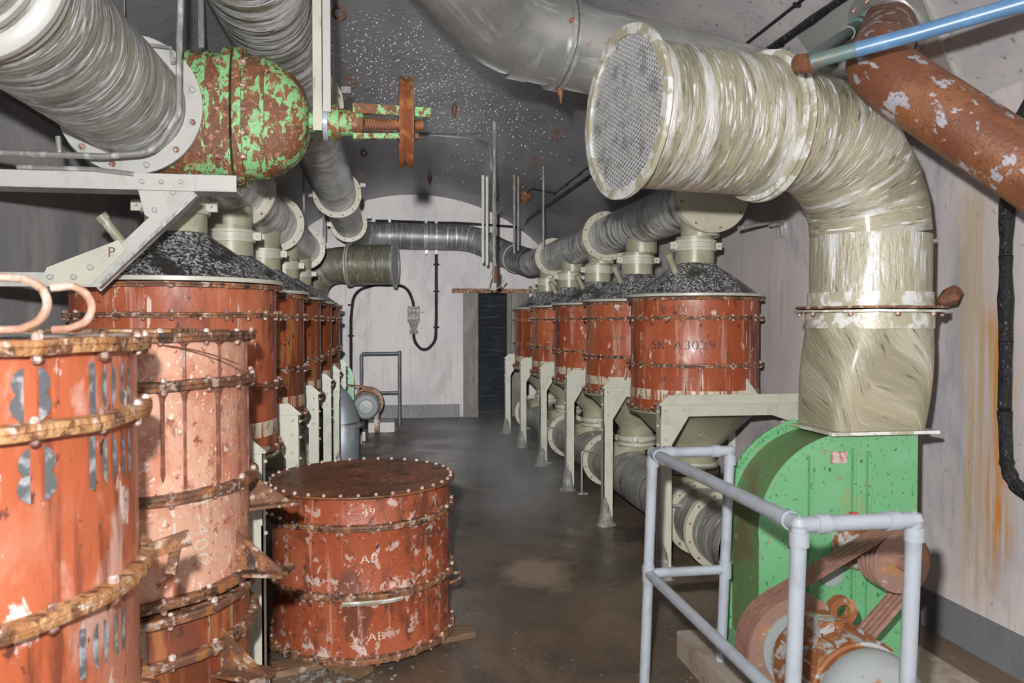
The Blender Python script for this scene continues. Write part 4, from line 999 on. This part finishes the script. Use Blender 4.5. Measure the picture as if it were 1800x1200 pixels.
hd = MB().sweep(fillet([V(math.cos(a0+1.45)*DR, math.sin(a0+1.45)*DR, .26), V(math.cos(a0+1.5)*(DR+.06), math.sin(a0+1.5)*(DR+.06), .255), V(math.cos(a0+1.55)*(DR+.06), math.sin(a0+1.55)*(DR+.06), .21), V(math.cos(a0+1.5)*DR, math.sin(a0+1.5)*DR, .20)], .02, 4), .009, 8)
hd.build('handle', 'band', t)
t.rotation_euler = (math.radians(1.0), math.radians(-.5), 0)
# planks under it
tag(MB().bar((-.52, 3.72, .014), (.42, 4.05, .014), .12, .028, (0,0,1)).build('plank', 'wood'), 'wet wooden plank sticking out right under the loose drum', 'plank')
tag(MB().bar((-.62, 4.10, .016), (-.10, 3.62, .016), .10, .022, (0,0,1)).build('plank', 'wood'), 'wet board poking out at the front left under the loose drum', 'plank')
tag(MB().bar((-.30, 4.46, .014), (.30, 4.38, .014), .10, .026, (0,0,1)).build('plank', 'wood'), 'plank hidden behind under the loose drum', 'plank')
mb = MB()
for k in range(150):
    x = random.gauss(-.35, .22); y = 3.55+random.uniform(-.12, .16); s_ = random.uniform(.004, .018)
    mb.quadbox((x, y, s_*.2), (s_*1.6, s_, s_*.35), Quaternion((0,0,1), random.uniform(0,3)).to_matrix())
o = mb.build('rubble', 'lump'); o['kind'] = 'stuff'; tag(o, 'flakes of rust and plaster on the floor before the loose drum', 'debris')

# near stacks
def loose(x, y, z, label, mat, texts, lugs=(), group='loose drums', bandmat='band_orange', tilt=(0,0), top=False, nb=20):
    t = thing('filter_drum', label, 'drum', (x, y, z), group, local=True)
    drum_core(t, mat, bandmat, True, nb, 'bolt_pale', lugs, rings=(DH-.002 if top else DH-.016, Z1, Z2, .016))
    lm = MB().lathe([(.002, DH-.012), (DR, DH-.012), (DR, DH-.006), (.002, DH-.002)], n=48); lm.build('lid', 'band_orange', t)
    a0 = cam_ang(x, y)
    for (s_, sz, da, zz, m_, wd, sten, r90) in texts: text_cyl(t, s_, sz, DR, a0+da, zz, m_, sten, wd, rot90=r90, bold=.004 if sz > .08 else 0)
    t.rotation_euler = (tilt[0], tilt[1], 0)
    return t
X1, Y1 = -.955, 1.68; X2, Y2 = -.90, 2.70
loose(X1, Y1, .79, 'nearest orange red drum at far left, upper of its stack, grey stencilled figures', 'drum_near',
      [('8', .125, .46, Z1+.005+.012, 'inkgrey', 1.15, .09, False), ('108', .125, .90, Z1+.005+.012, 'inkgrey', .8, .09, False), ('M', .055, 1.2, Z1+.055, 'inkwhite', 1.0, .06, False),
       ('8', .13, .48, Z1-.12, 'inkgrey', 1.1, .09, False), ('108', .13, .90, Z1-.12, 'inkgrey', .8, .09, False),
       ('108', .12, .82, Z2-.135, 'inkgrey', .8, .09, False)], top=True)
loose(X1, Y1, 0.005, 'orange red drum at far left, lower of the nearest stack', 'drum_near', [('8 108', .12, .6, Z1, 'inkgrey', .9, .09, False)])
loose(X2, Y2, .79, 'pale salmon drum behind the nearest stack, upper one, with dark drips', 'drum_pale', [('T-400', .075, .56, .20, 'inkwhite', 1.0, 0, True), ('I', .11, .42, .16, 'inkwhite', .5, 0, False)],
      lugs=[(cam_ang(X2, Y2)+1.62, .17), (cam_ang(X2, Y2)+1.0, .03)], bandmat='band', top=True)
loose(X2, Y2, 0.005, 'rusty red drum behind the nearest stack, lower one, with gusseted lugs', 'drum_rusty', [], lugs=[(cam_ang(X2, Y2)+.80, .54), (cam_ang(X2, Y2)+1.5, .2)], bandmat='band')
st2 = bpy.data.objects['filter_drum.013'] if 'filter_drum.013' in bpy.data.objects else None
def drip(t, ang, z0, L, w0, w1):
    mb = MB(); R = DR+.003; rows = [(0, w0), (.06, w0*.45), (.14, w1), (.6, w1*.9), (.93, w1), (1, w1*.3)]
    for f, w_ in rows:
        for q in (-1, 0, 1):
            a = ang + q*w_/2/R; rr = R + (.003 if q == 0 else -.002); mb.v.append(V(math.cos(a)*rr, math.sin(a)*rr, z0-L*f))
    for k in range(len(rows)-1):
        for q in (0, 1): mb.face((k*3+q, k*3+q+1, k*3+4+q, k*3+3+q))
    return mb.build('paint_run', 'drip', t)
M['drip'] = weathered('dark_wet_run', (0.17, 0.065, 0.045), [((20, 20, 20), .5, .6, (0.3, 0.13, 0.09))], rough=.25, spec=.6)
a2 = cam_ang(X2, Y2)
for t_ in [o for o in bpy.data.objects if o.get('label', '').startswith('pale salmon drum')]:
    for (da, z0, L, w0, w1) in ((.50, Z1-.01, .29, .05, .012), (.78, Z1-.01, .30, .085, .022), (1.05, Z1-.01, .30, .05, .014), (1.28, Z1-.01, .30, .03, .010),
                                (.50, DH-.02, .11, .04, .014), (.80, DH-.02, .11, .05, .016), (1.22, DH-.02, .11, .04, .012), (.35, Z1-.01, .26, .05, .014)):
        drip(t_, a2+da, z0, L, w0, w1)
for t_ in [o for o in bpy.data.objects if o.get('label', '').startswith('nearest orange red drum')]:
    a1 = cam_ang(X1, Y1)+1.42; u_ = V(math.cos(a1), math.sin(a1), 0); w_ = V(-u_.y, u_.x, 0); c_ = u_*(DR+.02)+V(0,0,Z2)
    MB().bar(c_-w_*.02, c_+u_*.085+V(0,0,.015), .035, .012).build('latch', 'band', t_)
    MB().bar(c_+u_*.06+V(0,0,.02), c_+u_*.045-V(0,0,.06), .022, .012).build('latch', 'band', t_)
# angled hooks and clutter on the nearest stack
tz = 1.563
for i, (pts, lab, Yh) in enumerate((
    ([(-30, 452), (40, 456), (72, 470), (86, 500), (70, 532), (36, 546), (-40, 548)], 'pale rusted bent rod on the nearest stack, the left larger hook', 1.50),
    ([(90, 470), (128, 466), (152, 480), (164, 505), (152, 530), (120, 542), (92, 544)], 'pale rusted bent rod on the nearest stack, the right smaller hook', 1.62))):
    pp = [P(x, y, Yh) for x, y in pts]; dz = min(p.z for p in pp)-.008-tz-.014
    mb = MB(); mb.sweep(fillet([p-V(0,0,dz) for p in pp], .03, 3), .0075, 10, wob=.05)
    o = tag(mb.build('bent_rod', 'pinkrod'), lab, 'rod', 'bent rods on the stack')
for i, (sx, sy, w_, d_, an, lab, zz) in enumerate(((-.88, 1.62, .50, .34, .1, 'pale grey metal sheet lying on the nearest drum stack', .0), (-.74, 1.76, .30, .26, -.3, 'darker grey sheet lying over the pale one on the nearest stack', .006))):
    mb = MB().quadbox((sx, sy, tz+.004+zz), (w_, d_, .004), Quaternion((0,0,1), an).to_matrix())
    tag(mb.build('metal_sheet', 'sheet'), lab, 'sheet', 'sheets on the stack')
tag(MB().quadbox((-.84, 2.66, tz+.010), (.42, .36, .012)).build('steel_plate', 'band_orange'), 'rusty flat plate lying on the pale salmon drum', 'plate')
tag(MB().sweep(fillet([P(280, 606, 2.35), P(330, 612, 2.35), P(380, 625, 2.38), P(425, 642, 2.42)], .3), .0025, 6).build('wire', 'rustrod'), 'thin rusty wire strung before the pale salmon drum', 'wire')

# ------------------------------------------------------------------ rusty pipe, wall plate, blue pipe
def onv(px, py, off=0.0):
    """point of the vault / right wall along a pixel ray"""
    d_ = (Fw*FPX + Rt*(px-900) + Up*(600-py)).normalized(); tt_ = 0.3
    while tt_ < 30:
        q = CAM + d_*tt_
        if q.y > YE-off: break
        if q.z < ZS:
            if q.x > XR-off or q.x < XL+off: break
        elif math.hypot(q.x-XC, q.z-ZC) > RV-off: break
        tt_ += .01
    return q
def vn(q):
    if q.z < ZS: return V(-1 if q.x > XC else 1, 0, 0)
    return V(XC-q.x, 0, ZC-q.z).normalized()
c = onv(1565, 40); n_ = vn(c)
pts = [onv(x, y, .015) for x, y in ((1400, 62), (1520, -25), (1612, -25), (1682, 148), (1560, 215), (1470, 165))]
pl = MB().poly(pts, -n_*.02).build('wall_plate', 'galv'); tag(pl, 'dented steel plate on the vault behind the rusty pipe', 'plate')
# plate bolts
t = thing('rusty_pipe', 'thick rusted pipe coming out of the vault and running down past the right edge', 'pipe', tuple(c))
p1 = P(1540, 120, 2.86); p2 = P(1800, 292, 2.48); p3 = p2 + (p2-p1).normalized()*1.2
pp = fillet([c, p1, p2, p3], [.22, 1.0], 8)
MB().sweep(densify(pp, .3), .122, 40).build('pipe', 'rustpipe', t)
f = MB().ring(c+n_*.03, n_, .14, .20, .02, 40).build('flange', 'galv', t)
u, v_ = frame(n_)
for k in range(10):
    a = 2*PI*k/10; bolt(f, c+n_*.04+u*math.cos(a)*.178+v_*math.sin(a)*.178, n_, .012, 'bolt')
t = thing('blue_pipe', 'slim blue pipe slanting across the top right corner', 'pipe', tuple(onv(1512, 45)))
e = P(1412, 112, 2.70); s0 = onv(1515, 42, .0)
MB().sweep([s0, s0.lerp(e, .12), s0.lerp(e, .13), s0.lerp(e, .3)], [.045, .045, .032, .032], 18).build('socket', 'teal', t)
MB().sweep([s0.lerp(e, .25), e], .026, 16).build('branch', 'teal', t, label='dull teal stub')
MB().lathe([(.001, -.035), (.03, -.03), (.036, 0), (.03, .03), (.001, .035)], e, (1,.3,0), 16).build('elbow_fitting', 'rustrod', t)
q1 = P(1600, 62, 2.52); q2 = P(1830, -4, 2.26)
MB().sweep([e, e.lerp(q1, .5)], .026, 18).build('end_length', 'teal', t, label='greenish end of the blue pipe')
MB().sweep([e.lerp(q1, .5), q1, q2, q2+(q2-q1)*.8], .027, 18).build('tube', 'blue', t)

# ------------------------------------------------------------------ cables
def cable(name, label, pts, r, wobble=.0, cat='cable', n=10, R=.08, mat='cable', clips=None):
    path = densify(fillet(pts, R, 6), .06)
    if wobble: rs = [r*(1+random.uniform(-wobble, wobble)) for _ in path]
    else: rs = r
    return tag(MB().sweep(path, rs, n).build(name, mat), label, cat)
cable('wall_cable', 'thick tarred black cable hanging down the right wall', [onv(1830, 160, .04), onv(1792, 200, .04), onv(1771, 330, .04), onv(1768, 450, .04), onv(1768, 600, .04), onv(1766, 720, .04), onv(1770, 830, .04), onv(1800, 872, .04), onv(1860, 880, .04)], .030, .16, R=.25)
def vcable(name, label, px0, py0, px1, py1, r, y1=None):
    a = onv(px0, py0, r*1.1); b = onv(px1, py1, r*1.1)
    return a, b
a, b = onv(1490, -8, .02), onv(1300, 112, .02)
xv = (a.x+b.x)/2; 
xv = onv(1300, 112, .02).x
def vp(x, y, off=.02): return V(x, y, ZC+math.sqrt((RV-off)**2-(x-XC)**2))
far = onv(930, 385, .02); nearp = onv(1485, -4, .02)
c1 = thing('vault_cable', 'thicker black cable clipped along the right side of the vault', 'cable', tuple(vp(far.x, 8)))
mid = [vp(nearp.x+(far.x-nearp.x)*k/12, nearp.y-2+(far.y-nearp.y+2)*k/12) for k in range(13)]
path = mid + [P(918, 400, YE-.02), P(870, 396, YE-.02), P(800, 392, YE-.02), P(660, 388, YE-.02)]
MB().sweep(densify(path, .15), [.023*random.uniform(.85, 1.2) for _ in densify(path, .15)], 8).build('sheath', 'cable', c1)
for k in range(24):
    q = densify(mid, .45)
    if k < len(q): MB().quadbox(q[k]-V(0,0,.005), (.05, .02, .03)).build('clip', 'cable', c1)
far = onv(975, 340, .015); nearp = onv(1405, 0, .015)
c2 = thing('vault_cable', 'thinner black cable running parallel along the vault to the ceiling fitting', 'cable', tuple(vp(far.x, 8)))
mid = [vp(nearp.x+(far.x-nearp.x)*k/12, nearp.y-2+(far.y-nearp.y+2)*k/12, .015) for k in range(13)]
path = mid + [onv(958, 337, .015), onv(935, 332, .015), onv(926, 340, .02)]
MB().sweep(densify(path, .2), .009, 8).build('sheath', 'cable', c2)
for k, q in enumerate(densify(mid, .5)[:20]): MB().quadbox(q-V(0,0,.004), (.04, .015, .022)).build('clip', 'cable', c2)
q = onv(924, 343, .02); nq = vn(q)
t = thing('ceiling_fitting', 'rusted round lamp base on the vault at the end of the thin cable', 'lamp', tuple(q))
MB().lathe([(.001, -.02), (.10, -.02), (.10, .03), (.07, .05), (.06, .09), (.001, .09)], q, nq, 20, wob=lambda a_, j: (random.uniform(-.008,.008), 0)).build('base', 'rustrod', t)
MB().bar(q+nq*.08, q+nq*.15+V(.05,-.02,0), .03, .03).build('clamp', 'rustrod', t)
# end wall cables and switch
YW = YE-.025
sw = P(727, 555, YW)
t = thing('switch_box', 'corroded switch box on the end wall with bare contacts', 'switch', (sw.x, YE-.01, sw.z-.25))
MB().quadbox((sw.x, YE-.045, sw.z+.03), (.20, .09, .26)).build('box', 'switch', t)
for k in range(3):
    for j in range(2):
        o = MB(); o.lathe([(.001, -.012), (.022, -.012), (.022, .012), (.001, .012)], (sw.x-.06+.06*k, YE-.10, sw.z+.09-.12*j), (0,1,0), 12); o.build('contact', 'bolt', t)
MB().quadbox((sw.x+.13, YE-.05, sw.z+.06), (.07, .03, .015)).build('lever', 'switch', t)
MB().poly([V(sw.x-.09, YE-.07, sw.z-.10), V(sw.x+.09, YE-.07, sw.z-.10), V(sw.x+.04, YE-.07, sw.z-.24), V(sw.x-.04, YE-.07, sw.z-.24)], (0, .05, 0)).build('funnel', 'switch', t)
MB().quadbox((sw.x, YE-.045, sw.z-.27), (.14, .05, .06)).build('gland_block', 'switch', t)
cable('conduit', 'black conduit curving over from the far fan to the switch box', [P(617, 720, YW), P(617, 560, YW), P(622, 512, YW), P(660, 500, YW), P(715, 502, YW), P(727, 532, YW), P(727, 545, YW)], .026, .06, R=.35)
cable('conduit', 'black conduit looping below the switch box and up to the cross duct', [P(727, 582, YW), P(728, 600, YW), P(745, 620, YW), P(766, 600, YW), P(767, 560, YW), P(767, 425, YW)], .026, .06, R=.25)
for k, q, wl in ((0, (767, 465), 'top of the right conduit, just under the cross duct'), (1, (767, 512), 'middle of the right conduit'), (2, (767, 575), 'lowest on the right conduit, above its loop'), (3, (617, 590), 'lower one on the left conduit'), (4, (617, 536), 'upper one on the left conduit')):
    tag(MB().quadbox(P(q[0], q[1], YE-.02), (.10, .04, .03)).build('cable_clip', 'cable'), 'small black clip, %s' % wl, 'clip', 'conduit clips on the end wall')

# ------------------------------------------------------------------ eye rings in the vault
rings = [((592, 10), .030, 'above the white hanger channel'), ((614, 135), .028, 'right of the white hanger channel'), ((638, 263), .024, 'just below the valve stem'), ((642, 303), .024, 'left, above the end wall arch'), ((983, 228), .032, 'under the galvanised duct, left of the mesh mouth'),
         ((940, 277), .030, 'between galvanised duct and lamp base'), ((906, 315), .026, 'just above the rusted lamp base'), ((880, 345), .026, 'smallest, left of the rusted lamp base'), ((1138, 45), .032, 'above the near mesh mouth')]
for (px, py), r, wl in rings:
    q = onv(px, py, .0); nq = vn(q); r *= 1.25
    t = thing('eye_ring', 'rusted eye ring fixed in the vault, %s' % wl, 'ring', tuple(q), 'rusted eye rings in the vault')
    vd = (CAM-q).normalized()
    axr = (vd + V(.1, 0, .1)).normalized(); cc_ = q + nq*(r+.012)
    MB().lathe([(r+math.cos(a_*PI/4)*.009, math.sin(a_*PI/4)*.009) for a_ in range(8)], cc_, (0.1,-1,0), 20, close=True).build('ring', 'rustrod', t)
    MB().cyl(q-nq*.01, q+nq*.02, .012, n=8).build('shank', 'rustrod', t)
for (px, py), wl in (((799, 188), 'between the handwheel and the galvanised duct'), ((756, 313), 'above the end wall arch')):
    q = onv(px, py, 0); nq = vn(q)
    MBo = MB().sweep([q, q+nq*.05, q+nq*.10], [.03, .024, .012], 10)
    tag(MBo.build('anchor_stub', 'rustrod'), 'rusted anchor stub sticking out of the vault %s' % wl, 'stub', 'anchor stubs in the vault')

# ------------------------------------------------------------------ hanging rods
def hang(label, px, y0_, y1_, Y, r=.012, flat=False, hook=True, group='duct hanger rods'):
    b = P(px, y1_, Y); top = P(px, y0_, Y); top.x = b.x
    t = thing('hanger_rod', label, 'hanger', tuple(b), group)
    zc_ = ZC+math.sqrt(RV**2-(b.x-XC)**2)
    if flat: MB().span(b.x-r, b.x+r, Y-.006, Y+.006, b.z, zc_).build('bar', 'cream', t)
    else: MB().cyl(b, (b.x, Y, zc_), r, n=8).build('rod', 'rod', t)
    return t
Yh = 10.9
hang('flat pale hanger bar, left of the pair before the end wall', 849, 335, 462, Yh, .018, True)
hang('flat pale hanger bar, right of the pair before the end wall', 856, 333, 466, Yh, .018, True)
hang('tall grey hanger tube with rusty foot, right of the flat pair', 869, 255, 497, 8.2, .020)
t = thing('bent_conduit', 'thin grey conduit on the vault bending down beside the tall hanger tube', 'conduit', tuple(P(865, 300, 8.0)))
MB().sweep(fillet([onv(640, 238, .01), onv(700, 237, .01), onv(760, 237, .01), onv(835, 244, .01), P(862, 256, 8.15), P(864, 300, 8.15)], [1, 1, .4, .2], 6), .013, 8).build('tube', 'rod', t)
hang('wet hanger rod above the last right duct bend, left one', 904, 358, 445, 10.2, .014)
hang('wet hanger rod above the last right duct bend, right one', 911, 356, 440, 10.2, .014)
hang('grey hanger rod right of the rusted lamp base', 955, 320, 438, 9.2, .013)
hang('thin hanger rod left of the crossing duct', 534, 300, 372, 7.4, .009)
hang('thin hanger rod between the left ducts', 569, 380, 416, 9.4, .010)
hang('thin rod dropping from the vault at the top left', 219, -10, 45, 4.0, .004)
hang('grey hanger tube behind the green valve', 354, 10, 85, 4.3, .016)
# wires under the last duct bend
mb = MB().sweep(fillet([P(868, 470, 10.4), P(858, 495, 10.4), P(862, 512, 10.4), P(878, 505, 10.4), P(888, 490, 10.4)], .2, 5), .010, 6)
tag(mb.build('loose_wire', 'rod'), 'loose wire curling over the doorway lintel', 'wire')
tag(MB().sweep([P(871, 468, 8.2), P(871, 497, 8.2)], .026, 8).build('rust_sleeve', 'rustrod'), 'rusty sleeve at the foot of the tall hanger tube', 'sleeve')
# wall strut behind the beige elbow
t = thing('wall_strut', 'wet rod strut from the right header cover to the right wall', 'strut', tuple(P(1300, 398, 5.2)))
a = P(1298, 400, 5.2); b = P(1376, 392, 5.3); bw_ = V(XR, 5.3, b.z+.02)
MB().cyl(a, bw_, .012, n=10).build('rod', 'rod', t)
MB().cyl(b.lerp(a, .3), b.lerp(a, .0), .02, n=10).build('sleeve', 'rod', t)
MB().bar((XR-.01, 5.3, b.z+.05), (XR-.01, 5.3, b.z-.10), .06, .012).build('wall_flange', 'rod', t)
# dark rust lump beside the beige flange
q = P(1672, 520, 3.35)
mb = MB(); mb.sweep([q+V(-.06,0,-.03), q+V(0,0,0), q+V(.03,0,.03)], [.02, .045, .03], 7); tag(mb.build('rust_lump', 'rustrod'), 'dark rusted hook lump beside the beige duct flange', 'lump')

# ------------------------------------------------------------------ water drops on the vault
mb = MB()
def drop(q, n, r):
    a, b = frame(n); base = len(mb.v)
    for k in range(5): t_ = k*2*PI/5; mb.v.append(q + a*math.cos(t_)*r + b*math.sin(t_)*r)
    for k in range(5): t_ = k*2*PI/5; mb.v.append(q + n*r*.7 + a*math.cos(t_)*r*.7 + b*math.sin(t_)*r*.7)
    mb.v.append(q + n*r*1.2)
    for k in range(5):
        k2 = (k+1) % 5; mb.face((base+k, base+k2, base+5+k2, base+5+k)); mb.face((base+5+k, base+5+k2, base+10))
cnt = 0
while cnt < 1700:
    px = random.uniform(575, 1010); py = random.uniform(15, 345)
    dens = math.exp(-((px-(640+py*.75))/150)**2) * math.exp(-((py-170)/130)**2)
    if py > 240: dens *= .5
    if random.random() > dens: continue
    q = onv(px, py, 0); n = vn(q); drop(q, n, random.uniform(.0025, .0068)*(q.y/6)**.5); cnt += 1
o = mb.build('condensation_drops', 'drop'); o['kind'] = 'stuff'; tag(o, 'scatter of bright water drops hanging on the grey vault', 'water')

# ------------------------------------------------------------------ steam low over the aisle
def steam(loc, size, dens):
    mb = MB(); mb.lathe([(.001, -1), (.5, -.87), (.87, -.5), (1, 0), (.87, .5), (.5, .87), (.001, 1)], n=20)
    for v in mb.v: v.x, v.y, v.z = loc[0]+v.x*size[0], loc[1]+v.y*size[1], max(loc[2]+v.z*size[2], .015)
    o = mb.build('steam', 'steamvol'); o['kind'] = 'stuff'; return o
m_ = bpy.data.materials.new('steam'); m_.use_nodes = True; t_ = m_.node_tree; t_.nodes.remove(t_.nodes['Principled BSDF'])
vs = t_.nodes.new('ShaderNodeVolumeScatter'); vs.inputs['Color'].default_value = (.9, .9, .92, 1); vs.inputs['Anisotropy'].default_value = 0
tc = t_.nodes.new('ShaderNodeTexCoord'); nz = t_.nodes.new('ShaderNodeTexNoise'); nz.inputs['Scale'].default_value = 1.6; nz.inputs['Detail'].default_value = 3
mr = t_.nodes.new('ShaderNodeMapRange'); mr.inputs[1].default_value = .46; mr.inputs[2].default_value = .66; mr.inputs[3].default_value = 0; mr.inputs[4].default_value = 1.3
gr = t_.nodes.new('ShaderNodeTexGradient'); gr.gradient_type = 'SPHERICAL'; mp = t_.nodes.new('ShaderNodeMapping')
mp.inputs['Scale'].default_value = (2, 2, 2); mp.inputs['Location'].default_value = (-1, -1, -.6)
mu = t_.nodes.new('ShaderNodeMath'); mu.operation = 'MULTIPLY'
t_.links.new(tc.outputs['Object'], nz.inputs['Vector']); t_.links.new(nz.outputs['Fac'], mr.inputs[0])
t_.links.new(tc.outputs['Generated'], mp.inputs['Vector']); t_.links.new(mp.outputs[0], gr.inputs['Vector'])
t_.links.new(mr.outputs[0], mu.inputs[0]); t_.links.new(gr.outputs['Fac'], mu.inputs[1])
t_.links.new(mu.outputs[0], vs.inputs['Density']); t_.links.new(vs.outputs[0], t_.nodes['Material Output'].inputs['Volume'])
M['steamvol'] = m_
tag(steam((.80, 6.9, .35), (.78, 2.3, .75), 1), 'thin steam drifting low over the aisle floor', 'steam')
